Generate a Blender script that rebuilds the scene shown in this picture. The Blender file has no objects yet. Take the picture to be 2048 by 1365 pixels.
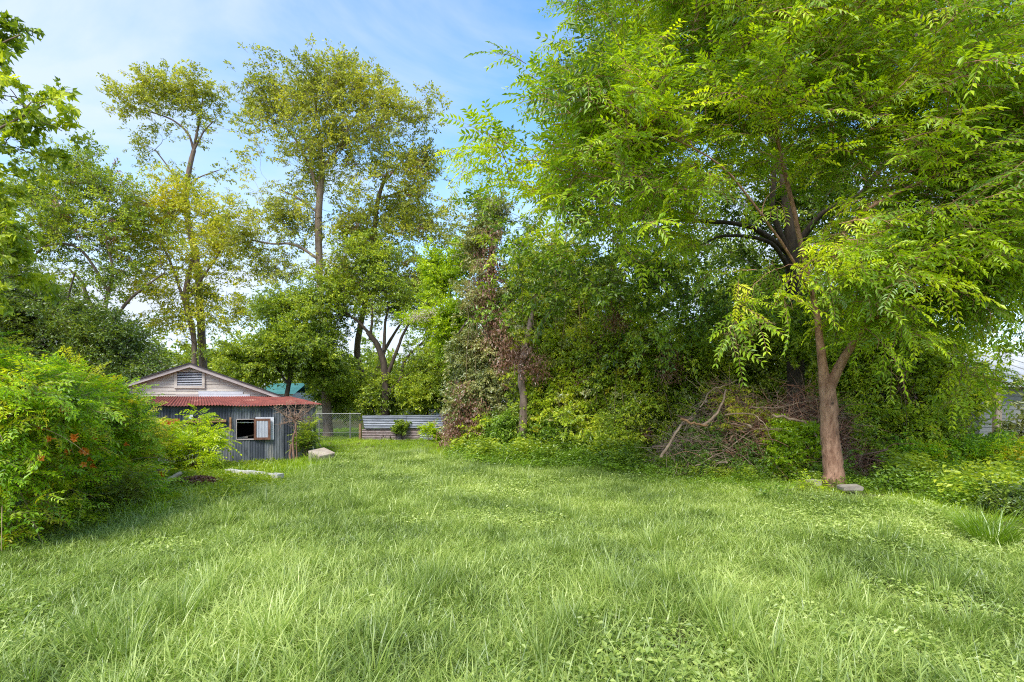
import bpy, math, random
import numpy as np
from mathutils import Vector

random.seed(11)
RNG = np.random.default_rng(7)
SC = bpy.context.scene
COL = SC.collection
PI = math.pi

# ------------------------------------------------------------------ camera
F = 1100.0            # focal length in pixels of the 2048 px wide photograph
CAMH, HORIZ = 1.8, 800.0
cam_d = bpy.data.cameras.new('camera'); cam = bpy.data.objects.new('camera', cam_d); COL.objects.link(cam)
cam.location = (0, 0, CAMH); cam.rotation_euler = (PI / 2, 0, 0)
cam_d.sensor_width = 36; cam_d.lens = 36 * F / 2048; cam_d.shift_y = (HORIZ - 682.5) / 2048
cam_d.clip_start = 0.05; cam_d.clip_end = 2000
SC.camera = cam

# ------------------------------------------------------------------ light
SUN_EL, SUN_AZ = math.radians(49), math.radians(203)      # azimuth clockwise from +Y
SUN_STRENGTH, SKY_STRENGTH, EXPOSURE = 2.0, 0.15, 1.42
w = bpy.data.worlds.new('World'); SC.world = w; w.use_nodes = True
nt = w.node_tree; nt.nodes.clear()
N = nt.nodes.new; L = nt.links.new
out = N('ShaderNodeOutputWorld'); bg = N('ShaderNodeBackground'); bg.inputs[1].default_value = SKY_STRENGTH
sky = N('ShaderNodeTexSky'); sky.sky_type = 'NISHITA'; sky.sun_disc = False
sky.sun_elevation = SUN_EL; sky.sun_rotation = SUN_AZ; sky.air_density = 1.0; sky.dust_density = 0.6; sky.ozone_density = 1.5
tc = N('ShaderNodeTexCoord')
mp = N('ShaderNodeMapping'); mp.inputs['Scale'].default_value = (1.0, 0.8, 2.2); mp.inputs['Location'].default_value = (3.3, 1.7, 0.4)
mp.inputs['Rotation'].default_value = (0.2, 0.5, 0.3)
n1 = N('ShaderNodeTexNoise'); n1.inputs['Scale'].default_value = 1.5; n1.inputs['Detail'].default_value = 9; n1.inputs['Roughness'].default_value = 0.55; n1.inputs['Distortion'].default_value = 0.8
cr = N('ShaderNodeValToRGB'); cr.color_ramp.elements[0].position = 0.39; cr.color_ramp.elements[1].position = 0.60
cr.color_ramp.elements[0].color = (0.0, 0.0, 0.0, 1); cr.color_ramp.elements[1].color = (1, 1, 1, 1)
sx = N('ShaderNodeSeparateXYZ'); hz = N('ShaderNodeMapRange'); hz.inputs['From Min'].default_value = 0.05; hz.inputs['From Max'].default_value = 0.42
hz.inputs['To Min'].default_value = 0.32; hz.inputs['To Max'].default_value = 0.0
mx = N('ShaderNodeMath'); mx.operation = 'MAXIMUM'
ad = N('ShaderNodeMath'); ad.operation = 'ADD'; ad.use_clamp = True
mul = N('ShaderNodeMath'); mul.operation = 'MULTIPLY'; mul.inputs[1].default_value = 0.75
mix = N('ShaderNodeMix'); mix.data_type = 'RGBA'; mix.inputs[7].default_value = (2.3, 2.52, 2.95, 1)
L(tc.outputs['Generated'], mp.inputs['Vector']); L(mp.outputs[0], n1.inputs['Vector']); L(n1.outputs['Fac'], cr.inputs[0])
L(tc.outputs['Generated'], sx.inputs[0]); L(sx.outputs['Z'], hz.inputs['Value'])
L(cr.outputs[0], mul.inputs[0]); L(mul.outputs[0], ad.inputs[0]); L(hz.outputs[0], ad.inputs[1])
L(ad.outputs[0], mix.inputs[0]); 
hsv = N('ShaderNodeHueSaturation'); hsv.inputs['Saturation'].default_value = 1.18; hsv.inputs['Value'].default_value = 0.95; hsv.inputs['Hue'].default_value = 0.496
L(sky.outputs[0], hsv.inputs['Color']); L(hsv.outputs[0], mix.inputs[6])
L(mix.outputs[2], bg.inputs[0]); L(bg.outputs[0], out.inputs[0])
sd = Vector((math.cos(SUN_EL) * math.sin(SUN_AZ), math.cos(SUN_EL) * math.cos(SUN_AZ), math.sin(SUN_EL)))
sl = bpy.data.lights.new('sun', 'SUN'); sl.energy = SUN_STRENGTH; sl.angle = math.radians(22); sl.color = (1.0, 0.955, 0.87)
so = bpy.data.objects.new('sun', sl); COL.objects.link(so); so.rotation_euler = sd.to_track_quat('Z', 'Y').to_euler(); so.location = (0, -5, 30)
SC.view_settings.view_transform = 'Standard'; SC.view_settings.look = 'None'; SC.view_settings.gamma = 1
SC.view_settings.exposure = EXPOSURE; SC.view_settings.use_curve_mapping = False
cy = SC.cycles
cy.max_bounces = 9; cy.diffuse_bounces = 7; cy.transmission_bounces = 7; cy.glossy_bounces = 2; cy.transparent_max_bounces = 4
cy.use_denoising = False; cy.filter_width = 1.1; cy.use_adaptive_sampling = False; cy.caustics_reflective = False; cy.caustics_refractive = False

# ------------------------------------------------------------------ helpers
def P(px, py, D):
    return np.array([(px - 1024) / F * D, D, CAMH - (py - HORIZ) / F * D])

def gh(x, y):
    """height of the ground"""
    x = np.asarray(x, float); y = np.asarray(y, float)
    h = 0.05 * np.sin(x * 0.55 + 1.3) * np.sin(y * 0.47 + 0.4) + 0.03 * np.sin(x * 1.7 + y * 1.1) + 0.02 * np.sin(x * 3.1 - y * 2.3 + 2)
    h = h + 0.20 * np.exp(-(((x + 5.2) / 1.3) ** 2 + ((y - 15.6) / 2.2) ** 2))
    h = h + 0.12 * np.exp(-(((x - 4.0) / 3.0) ** 2 + ((y - 15) / 2.5) ** 2))
    return h * (1 / (1 + np.exp((y - 45) / 6)))

_k = RNG.normal(size=(10, 3)); _ph = RNG.uniform(0, 2 * PI, 10)
def noise3(p, f=1.0):
    p = np.asarray(p); s = 0
    for i in range(10):
        s = s + np.sin(p @ (_k[i] * f * (0.7 + 0.16 * i)) + _ph[i])
    return s / 10 * 1.6          # about -1..1

def unit(v):
    return v / np.maximum(np.linalg.norm(v, axis=-1, keepdims=True), 1e-9)

class Geo:
    def __init__(s): s.v = []; s.q = []; s.t = []; s.qm = []; s.tm = []; s.tint = []; s.n = 0; s.sm = []
    def add(s, V, Q=None, T=None, m=0, tint=None):
        V = np.asarray(V, float).reshape(-1, 3)
        if Q is not None and len(Q): Q = np.asarray(Q, int).reshape(-1, 4); s.q.append(Q + s.n); s.qm.append(np.full(len(Q), m))
        if T is not None and len(T): T = np.asarray(T, int).reshape(-1, 3); s.t.append(T + s.n); s.tm.append(np.full(len(T), m))
        s.tint.append(np.full(len(V), 0.5) if tint is None else np.broadcast_to(np.asarray(tint, float), (len(V),)))
        s.v.append(V); s.n += len(V)
    def mesh(s, name, mats, smooth=False):
        me = bpy.data.meshes.new(name)
        V = np.concatenate(s.v) if s.v else np.zeros((0, 3))
        Q = np.concatenate(s.q) if s.q else np.zeros((0, 4), int); T = np.concatenate(s.t) if s.t else np.zeros((0, 3), int)
        me.vertices.add(len(V)); me.vertices.foreach_set('co', V.astype(np.float32).ravel())
        nl = Q.size + T.size; me.loops.add(nl)
        me.loops.foreach_set('vertex_index', np.concatenate([Q.ravel(), T.ravel()]).astype(np.int32))
        npoly = len(Q) + len(T); me.polygons.add(npoly)
        ls = np.concatenate([np.arange(len(Q)) * 4, Q.size + np.arange(len(T)) * 3]).astype(np.int32)
        me.polygons.foreach_set('loop_start', ls)
        mi = np.concatenate((s.qm or [np.zeros(0, int)]) + (s.tm or [np.zeros(0, int)])).astype(np.int32)
        for m in mats: me.materials.append(m)
        me.polygons.foreach_set('material_index', mi)
        me.polygons.foreach_set('use_smooth', np.full(npoly, smooth))
        a = me.attributes.new('tint', 'FLOAT', 'POINT'); a.data.foreach_set('value', np.concatenate(s.tint).astype(np.float32))
        me.update(calc_edges=True)
        return me
    def obj(s, name, mats, parent=None, smooth=False, link=True):
        if not isinstance(mats, (list, tuple)): mats = [mats]
        o = bpy.data.objects.new(name, s.mesh(name, mats, smooth))
        if link: COL.objects.link(o)
        if parent is not None:
            o.parent = parent; o.location = -parent.location if parent.type == 'EMPTY' else (0, 0, 0)
        return o

def tag(o, label=None, cat=None, group=None, kind=None):
    if label: o['label'] = label
    if cat: o['category'] = cat
    if group: o['group'] = group
    if kind: o['kind'] = kind
    return o

def thing(name, loc, label, cat, group=None):
    o = bpy.data.objects.new(name, None); COL.objects.link(o); o.location = tuple(float(c) for c in loc); o.empty_display_size = 0.2
    return tag(o, label, cat, group)

def tubes(g, Pt, R, sides=4, m=0, tint=0.5, cap=False):
    """Pt (N,M,3), R (N,M) -> N tubes"""
    Pt = np.asarray(Pt, float); R = np.asarray(R, float)
    if Pt.ndim == 2: Pt = Pt[None]; R = R[None]
    n, M = Pt.shape[:2]
    T = np.gradient(Pt, axis=1); T = unit(T)
    ref = np.where(np.abs(T[:, :1, 2:3]) > 0.8, np.array([1.0, 0, 0]), np.array([0, 0, 1.0])); ref = np.broadcast_to(ref, T.shape)
    A = unit(np.cross(T, ref)); B = np.cross(T, A)
    an = np.linspace(0, 2 * PI, sides, endpoint=False)
    V = Pt[:, :, None] + R[:, :, None, None] * (A[:, :, None] * np.cos(an)[:, None] + B[:, :, None] * np.sin(an)[:, None])
    i = np.arange(M - 1)[:, None] * sides; j = np.arange(sides)[None]; j2 = (j + 1) % sides
    Q = np.stack([i + j, i + j2, i + sides + j2, i + sides + j], -1).reshape(-1, 4)
    Q = (Q[None] + (np.arange(n) * M * sides)[:, None, None]).reshape(-1, 4)
    g.add(V.reshape(-1, 3), Q, None, m, tint if np.isscalar(tint) else np.repeat(tint, M * sides))
    if cap:
        for k in range(n):
            base = g.n
            for e, c in ((0, Pt[k, 0]), (M - 1, Pt[k, -1])):
                ring = V[k, e]; g.add(np.vstack([ring, c[None]]), None, [[a, (a + 1) % sides, sides] for a in range(sides)], m)

def smooth_line(pts, n, jit=0.0):
    pts = np.asarray(pts, float); K = len(pts)
    t = np.linspace(0, K - 1, n); i = np.clip(t.astype(int), 0, K - 2); f = (t - i)[:, None]
    p0 = pts[np.maximum(i - 1, 0)]; p1 = pts[i]; p2 = pts[i + 1]; p3 = pts[np.minimum(i + 2, K - 1)]
    r = 0.5 * (2 * p1 + (p2 - p0) * f + (2 * p0 - 5 * p1 + 4 * p2 - p3) * f ** 2 + (3 * p1 - p0 - 3 * p2 + p3) * f ** 3)
    if jit:
        r[1:-1, :3] += RNG.normal(size=(n - 2, 3)) * jit
    return r

def box(g, lo, hi, m=0, M=None, tint=0.5):
    x0, y0, z0 = lo; x1, y1, z1 = hi
    V = np.array([[x0, y0, z0], [x1, y0, z0], [x1, y1, z0], [x0, y1, z0], [x0, y0, z1], [x1, y0, z1], [x1, y1, z1], [x0, y1, z1]], float)
    if M is not None: V = M(V)
    g.add(V, [[0, 3, 2, 1], [4, 5, 6, 7], [0, 1, 5, 4], [1, 2, 6, 5], [2, 3, 7, 6], [3, 0, 4, 7]], None, m, tint)

def leaf_quads(g, B, Dr, Nn, ln, wd, m=0, tint=None, fold=0.18, curl=0.12):
    """pointed folded leaves: base B, direction Dr, normal Nn"""
    Dr = unit(Dr); S = unit(np.cross(Dr, Nn)); Nn = np.cross(S, Dr)
    ln = np.broadcast_to(ln, (len(B),))[:, None]; wd = np.broadcast_to(wd, (len(B),))[:, None]
    mid = B + Dr * ln * 0.42
    V = np.stack([B, mid + S * wd * 0.5 + Nn * wd * fold, B + Dr * ln - Nn * ln * curl, mid - S * wd * 0.5 + Nn * wd * fold], 1)
    n = len(B); Q = np.arange(n * 4).reshape(-1, 4)
    g.add(V.reshape(-1, 3), Q, None, m, np.repeat(RNG.random(n) if tint is None else tint, 4))

def lobed_leaves(g, B, Dr, Nn, ln, m=0, tint=None):
    """maple like: three pointed lobes"""
    Dr = unit(Dr); S = unit(np.cross(Dr, Nn)); Nn = np.cross(S, Dr); tt = RNG.random(len(B)) if tint is None else tint
    leaf_quads(g, B, Dr, Nn, ln, ln * 0.5, m, tt)
    leaf_quads(g, B, unit(Dr * 0.6 + S), Nn, ln * 0.72, ln * 0.38, m, tt)
    leaf_quads(g, B, unit(Dr * 0.6 - S), Nn, ln * 0.72, ln * 0.38, m, tt)

# ------------------------------------------------------------------ materials
def new_mat(name):
    m = bpy.data.materials.new(name); m.use_nodes = True; t = m.node_tree; t.nodes.clear()
    o = t.nodes.new('ShaderNodeOutputMaterial'); return m, t, o

def leaf_mat(name, cols, trans, tf=0.42, gloss=0.06, nscale=0.6, rough=0.4):
    """cols: three base colours dark..light picked by leaf and by clump; trans: light through the leaf"""
    m, t, o = new_mat(name); n = t.nodes.new; l = t.links.new
    k_ = (1.04, 1.0, .82) if 'lawn' in name else (1.0, 1.02, .95) if 'blade' in name or 'ground' in name else (1.55, 1.42, .95) if name in ('thicket_leaf', 'oak_leaf') else (1.0, 1.0, 1.0) if name in ('dead_leaf', 'orange_petal', 'pale_blossom') else (1.12, 1.14, .9) if name in ('pecan_leaf', 'yellowing_leaf', 'trumpet_vine_leaf') else (1.36, 1.30, .8) if name in ('ash_leaf', 'elm_leaf') else (1.34, 1.18, .85)
    cols = [tuple(min(.8, a_ * b_) for a_, b_ in zip(c_, k_)) for c_ in cols]
    at = n('ShaderNodeAttribute'); at.attribute_name = 'tint'
    ge = n('ShaderNodeNewGeometry'); no = n('ShaderNodeTexNoise'); no.inputs['Scale'].default_value = nscale; no.inputs['Detail'].default_value = 2
    l(ge.outputs['Position'], no.inputs['Vector'])
    a = n('ShaderNodeMath'); a.operation = 'MULTIPLY_ADD'; a.inputs[1].default_value = 1.5; a.inputs[2].default_value = -0.75
    l(no.outputs['Fac'], a.inputs[0])
    b = n('ShaderNodeMath'); b.operation = 'MULTIPLY_ADD'; b.inputs[1].default_value = 0.72; b.use_clamp = False
    oi = n('ShaderNodeObjectInfo'); b2 = n('ShaderNodeMath'); b2.operation = 'MULTIPLY_ADD'; b2.inputs[1].default_value = 0.34; b2.inputs[2].default_value = -0.17
    l(oi.outputs['Random'], b2.inputs[0]); a3 = n('ShaderNodeMath'); a3.operation = 'ADD'; l(a.outputs[0], a3.inputs[0]); l(b2.outputs[0], a3.inputs[1]); a = a3
    l(at.outputs['Fac'], b.inputs[0]); c = n('ShaderNodeMath'); c.operation = 'ADD'; c.use_clamp = True; c.inputs[1].default_value = 0.14
    l(a.outputs[0], b.inputs[2]); l(b.outputs[0], c.inputs[0])
    r = n('ShaderNodeValToRGB'); r.color_ramp.elements[0].color = (*cols[0], 1); r.color_ramp.elements[1].color = (*cols[-1], 1)
    k = len(cols)
    for i in range(1, k - 1):
        e = r.color_ramp.elements.new(i / (k - 1)); e.color = (*cols[i], 1)
    l(c.outputs[0], r.inputs[0])
    d = n('ShaderNodeBsdfDiffuse'); tr = n('ShaderNodeBsdfTranslucent'); gl = n('ShaderNodeBsdfGlossy'); gl.inputs['Roughness'].default_value = rough
    gl.inputs['Color'].default_value = (0.9, 0.95, 1, 1)
    tm = n('ShaderNodeMix'); tm.data_type = 'RGBA'; tm.blend_type = 'MULTIPLY'; tm.inputs[0].default_value = 1.0; tm.inputs[7].default_value = (*trans, 1)
    l(r.outputs[0], d.inputs[0]); l(r.outputs[0], tm.inputs[6]); l(tm.outputs[2], tr.inputs[0])
    m1 = n('ShaderNodeMixShader'); m1.inputs[0].default_value = tf; l(d.outputs[0], m1.inputs[1]); l(tr.outputs[0], m1.inputs[2])
    m2 = n('ShaderNodeMixShader'); m2.inputs[0].default_value = gloss; l(m1.outputs[0], m2.inputs[1]); l(gl.outputs[0], m2.inputs[2])
    l(m2.outputs[0], o.inputs[0]); return m

def surf_mat(name, c1, c2, scale=8, rough=0.85, metal=0.0, stretch=(1, 1, 1), c3=None, s3=3, t3=0.55, bump=0.3, bscale=30, tint=0.0, detail=6):
    m, t, o = new_mat(name); n = t.nodes.new; l = t.links.new
    p = n('ShaderNodeBsdfPrincipled'); p.inputs['Roughness'].default_value = rough; p.inputs['Metallic'].default_value = metal
    p.inputs['Specular IOR Level'].default_value = 0.3
    tcn = n('ShaderNodeNewGeometry'); mpn = n('ShaderNodeMapping'); mpn.inputs['Scale'].default_value = stretch; l(tcn.outputs['Position'], mpn.inputs['Vector'])
    no = n('ShaderNodeTexNoise'); no.inputs['Scale'].default_value = scale; no.inputs['Detail'].default_value = detail; no.inputs['Roughness'].default_value = 0.65
    l(mpn.outputs[0], no.inputs['Vector'])
    r = n('ShaderNodeValToRGB'); r.color_ramp.elements[0].position = 0.32; r.color_ramp.elements[1].position = 0.68
    r.color_ramp.elements[0].color = (*c1, 1); r.color_ramp.elements[1].color = (*c2, 1); l(no.outputs['Fac'], r.inputs[0]); col = r.outputs[0]
    if c3:
        n3 = n('ShaderNodeTexNoise'); n3.inputs['Scale'].default_value = s3; n3.inputs['Detail'].default_value = 8; n3.inputs['Roughness'].default_value = 0.7; l(mpn.outputs[0], n3.inputs['Vector'])
        r3 = n('ShaderNodeValToRGB'); r3.color_ramp.elements[0].position = t3; r3.color_ramp.elements[1].position = t3 + 0.1; l(n3.outputs['Fac'], r3.inputs[0])
        mm = n('ShaderNodeMix'); mm.data_type = 'RGBA'; mm.inputs[7].default_value = (*c3, 1); l(r3.outputs[0], mm.inputs[0]); l(col, mm.inputs[6]); col = mm.outputs[2]
    if tint:
        at = n('ShaderNodeAttribute'); at.attribute_name = 'tint'; ma = n('ShaderNodeMapRange'); ma.inputs['To Min'].default_value = 1 - tint; ma.inputs['To Max'].default_value = 1 + tint
        l(at.outputs['Fac'], ma.inputs['Value']); vv = n('ShaderNodeVectorMath'); vv.operation = 'SCALE'; l(col, vv.inputs[0]); l(ma.outputs[0], vv.inputs['Scale']); col = vv.outputs[0]
    l(col, p.inputs['Base Color'])
    if bump:
        nb = n('ShaderNodeTexNoise'); nb.inputs['Scale'].default_value = bscale; nb.inputs['Detail'].default_value = 5; l(mpn.outputs[0], nb.inputs['Vector'])
        bu = n('ShaderNodeBump'); bu.inputs['Strength'].default_value = bump; bu.inputs['Distance'].default_value = 0.02; l(nb.outputs['Fac'], bu.inputs['Height']); l(bu.outputs[0], p.inputs['Normal'])
    l(p.outputs[0], o.inputs[0]); return m

YT = (1.9, 1.8, 0.7)     # light through a leaf is yellower than light off it
M = {}
M['leafA'] = leaf_mat('ash_leaf', [(.06, .12, .008), (.15, .26, .010), (.30, .42, .013), (.50, .58, .02)], YT, .42, .035, .7, .5)
M['leafA2'] = leaf_mat('frond_leaf', [(.28, .42, .015), (.45, .56, .02), (.60, .66, .04)], YT, .45, .03, .7, .5)
M['leafB'] = leaf_mat('elm_leaf', [(.04, .085, .010), (.09, .165, .014), (.17, .27, .018), (.30, .38, .03)], YT, .4, .05, .7, .45)
M['leafPecan'] = leaf_mat('pecan_leaf', [(.11, .15, .022), (.23, .27, .035), (.38, .40, .05), (.54, .52, .09)], YT, .42, .03, .45, .5)
M['leafYellow'] = leaf_mat('yellowing_leaf', [(.15, .20, .015), (.32, .36, .025), (.48, .47, .035), (.60, .52, .06)], YT, .42, .03, .5, .5)
M['leafMid'] = leaf_mat('oak_leaf', [(.055, .105, .014), (.125, .20, .022), (.22, .31, .03), (.37, .44, .05)], YT, .4, .04, .6, .45)
M['leafThicket'] = leaf_mat('thicket_leaf', [(.075, .13, .016), (.17, .26, .025), (.29, .39, .035), (.44, .50, .06)], YT, .4, .04, .9, .45)
M['leafDark'] = leaf_mat('dark_leaf', [(.035, .075, .012), (.075, .14, .018), (.13, .21, .024), (.22, .30, .04)], YT, .38, .05, .6, .4)
M['leafGrey'] = leaf_mat('dusty_vine_leaf', [(.08, .13, .04), (.17, .23, .08), (.28, .32, .14), (.40, .42, .22)], YT, .3, .07, 1.0, .45)
M['leafLime'] = leaf_mat('lime_leaf', [(.14, .26, .010), (.27, .42, .012), (.44, .58, .025)], YT, .42, .04, .8)
M['leafVine'] = leaf_mat('trumpet_vine_leaf', [(.08, .17, .008), (.18, .33, .010), (.30, .47, .012), (.47, .56, .015), (.62, .46, .025)], YT, .4, .04, .9, .45)
M['leafHerb'] = leaf_mat('ground_cover_leaf', [(.09, .16, .015), (.18, .29, .022), (.30, .42, .035)], (1.7, 1.8, .8), .35, .04, .7)
M['leafHerbY'] = leaf_mat('yellow_ground_cover_leaf', [(.14, .22, .012), (.30, .38, .016), (.46, .50, .025)], (1.7, 1.8, .8), .35, .04, .7)
M['leafDead'] = leaf_mat('dead_leaf', [(.13, .06, .035), (.26, .13, .08), (.40, .25, .17)], (1.3, 1.1, .9), .25, .04, 1.0)
M['grass'] = leaf_mat('lawn_grass_blade', [(.13, .20, .045), (.235, .33, .075), (.37, .47, .125), (.55, .62, .25)], (1.6, 1.8, .9), .34, .045, .6, .45)
M['grassY'] = leaf_mat('bright_grass_blade', [(.16, .26, .010), (.30, .42, .013), (.44, .54, .025)], (1.7, 1.8, .9), .38, .05, .6)
M['grassG'] = leaf_mat('green_grass_blade', [(.13, .21, .012), (.24, .35, .016), (.40, .50, .03)], (1.9, 2.0, 1.0), .38, .06, .5)
M['flower'] = leaf_mat('orange_petal', [(.85, .20, .02), (.95, .32, .04)], (1.2, 1.2, 1.0), .3, .04)
M['blossom'] = leaf_mat('pale_blossom', [(.5, .45, .3), (.6, .52, .4)], (1.1, 1.1, 1), .3, .04)
M['soil'] = surf_mat('soil', (.05, .045, .02), (.11, .12, .035), 2.2, .95, c3=(.16, .12, .075), s3=1.1, t3=.62, bump=.6, bscale=14)
M['bark'] = surf_mat('grey_bark', (.10, .07, .052), (.25, .185, .145), 9, .95, stretch=(1, 1, .25), bump=.9, bscale=22)
M['barkPink'] = surf_mat('tan_bark', (.19, .092, .056), (.46, .265, .175), 14, .95, stretch=(1, 1, .35), c3=(.10, .06, .042), s3=9, t3=.56, bump=1.0, bscale=30)
M['barkWarm'] = surf_mat('warm_grey_bark', (.17, .12, .09), (.36, .27, .21), 9, .95, stretch=(1, 1, .25), bump=.9, bscale=22)
M['barkDark'] = surf_mat('dark_bark', (.035, .026, .02), (.10, .075, .055), 8, .95, stretch=(1, 1, .3), bump=.9, bscale=20)
M['barkPale'] = surf_mat('pale_bark', (.19, .15, .12), (.36, .30, .24), 8, .95, stretch=(1, 1, .3), bump=.8, bscale=20)
M['twig'] = surf_mat('dry_twig', (.17, .105, .07), (.42, .30, .21), 6, .95, bump=.3, tint=.35)
M['twigRed'] = surf_mat('reddish_twig', (.15, .08, .055), (.30, .19, .14), 6, .95, bump=.3, tint=.3)
M['twigWarm'] = surf_mat('warm_twig', (.20, .085, .05), (.40, .20, .135), 6, .95, bump=.3, tint=.35)
M['vineStem'] = surf_mat('vine_stem', (.13, .10, .05), (.30, .23, .12), 5, .9, bump=.3, tint=.3)

# ------------------------------------------------------------------ foliage machinery
def sample_blobs(blobs, n, gap=0.25, gf=0.9, shell=0.5, mind=0.0):
    """points in a union of ellipsoids (c, r); holes where a 3D noise is low"""
    vol = np.array([b[1][0] * b[1][1] * b[1][2] * (b[2] if len(b) > 2 else 1) for b in blobs]); vol = vol / vol.sum()
    outp = []; tries = 0
    while sum(len(o) for o in outp) < n and tries < 30:
        k = RNG.choice(len(blobs), size=n * 2, p=vol)
        d = unit(RNG.normal(size=(n * 2, 3))); r = RNG.random(n * 2) ** shell
        c = np.array([b[0] for b in blobs])[k]; R = np.array([b[1] for b in blobs])[k]
        rr = r * (1 + 0.38 * noise3(d * 1.6 + c, 2.2))
        p = c + d * R * rr[:, None]
        keep = noise3(p, gf) > (-1 + 2 * gap) * 0.75
        keep &= p[:, 2] > gh(p[:, 0], p[:, 1]) + 0.1
        outp.append(p[keep]); tries += 1
    p = np.concatenate(outp)[:n]
    if mind > 0:
        keep = []; arr = np.zeros((0, 3))
        for q in p:
            if len(arr) == 0 or np.min(np.sum((arr - q) ** 2, 1)) > mind * mind:
                arr = np.vstack([arr, q]); 
        p = arr
    return p

def grow(skel, skr, clusters, sag=0.06, rk=0.011, maxr=0.09, pts=6):
    """join every cluster to the nearest wood by a curved branch; returns (N,pts,3),(N,pts)"""
    S = np.array(skel); Rr = np.array(skr)
    d0 = np.array([np.min(np.linalg.norm(S - c, axis=1)) for c in clusters]); order = np.argsort(d0)
    BP = []; BR = []
    Sl = [S]; Rl = [Rr]; S_all, R_all = S, Rr
    for i in order:
        c = clusters[i]; dv = c - S_all; dist = np.linalg.norm(dv, axis=1)
        cost = dist + 0.9 * np.maximum(0, -dv[:, 2] + 0.25 * dist) - 0.6 * np.minimum(R_all, .15)
        j = int(np.argmin(cost)); s = S_all[j]; Ld = dist[j]
        t = np.linspace(0, 1, pts)[:, None]
        mid = (s + c) / 2 + np.array([0, 0, 1]) * Ld * (0.13 - sag) + RNG.normal(size=3) * Ld * 0.10
        c1 = s * (1 - t) ** 2 + 2 * mid * t * (1 - t) + c * t ** 2
        c1[1:-1] += RNG.normal(size=(pts - 2, 3)) * Ld * 0.025
        r0 = min(R_all[j] * 0.7, rk * (0.6 + Ld ** 0.8), maxr); rr = np.linspace(max(r0, .006), 0.005, pts)
        BP.append(c1); BR.append(rr); S_all = np.vstack([S_all, c1[1:]]); R_all = np.concatenate([R_all, rr[1:]])
    return np.array(BP), np.array(BR)

# ---- scatter with geometry nodes
def scatter(name, label, cat, pts, rot, scl, idx, sources, mats=None):
    """stuff: one object whose points carry small meshes"""
    me = bpy.data.meshes.new(name); me.vertices.add(len(pts)); me.vertices.foreach_set('co', pts.astype(np.float32).ravel())
    a = me.attributes.new('rot', 'FLOAT_VECTOR', 'POINT'); a.data.foreach_set('vector', rot.astype(np.float32).ravel())
    a = me.attributes.new('scl', 'FLOAT', 'POINT'); a.data.foreach_set('value', scl.astype(np.float32))
    o = bpy.data.objects.new(name, me); COL.objects.link(o); tag(o, label, cat, kind='stuff')
    c = bpy.data.collections.new(name + '_sources')
    names = sorted(sources, key=lambda q: q.name)
    for q in sources: c.objects.link(q)
    order = {q.name: i for i, q in enumerate(names)}; remap = np.array([order[q.name] for q in sources]); idx = remap[idx]
    a = me.attributes.new('idx', 'INT', 'POINT'); a.data.foreach_set('value', idx.astype(np.int32))
    ng = bpy.data.node_groups.new(name + '_nodes', 'GeometryNodeTree')
    ng.interface.new_socket('Geometry', in_out='INPUT', socket_type='NodeSocketGeometry'); ng.interface.new_socket('Geometry', in_out='OUTPUT', socket_type='NodeSocketGeometry')
    n = ng.nodes.new; l = ng.links.new
    gi = n('NodeGroupInput'); go = n('NodeGroupOutput'); ip = n('GeometryNodeInstanceOnPoints'); ci = n('GeometryNodeCollectionInfo')
    ci.inputs[0].default_value = c; ci.inputs['Separate Children'].default_value = True; ci.inputs['Reset Children'].default_value = True
    def na(nm, ty):
        q = n('GeometryNodeInputNamedAttribute'); q.data_type = ty; q.inputs[0].default_value = nm; return [s for s in q.outputs if s.enabled and s.name == 'Attribute'][0]
    l(gi.outputs[0], ip.inputs['Points']); l(ci.outputs[0], ip.inputs['Instance']); ip.inputs['Pick Instance'].default_value = True
    l(na('idx', 'INT'), ip.inputs['Instance Index']); l(na('rot', 'FLOAT_VECTOR'), ip.inputs['Rotation']); l(na('scl', 'FLOAT'), ip.inputs['Scale'])
    l(ip.outputs[0], go.inputs[0])
    md = o.modifiers.new('scatter', 'NODES'); md.node_group = ng
    return o

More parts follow.
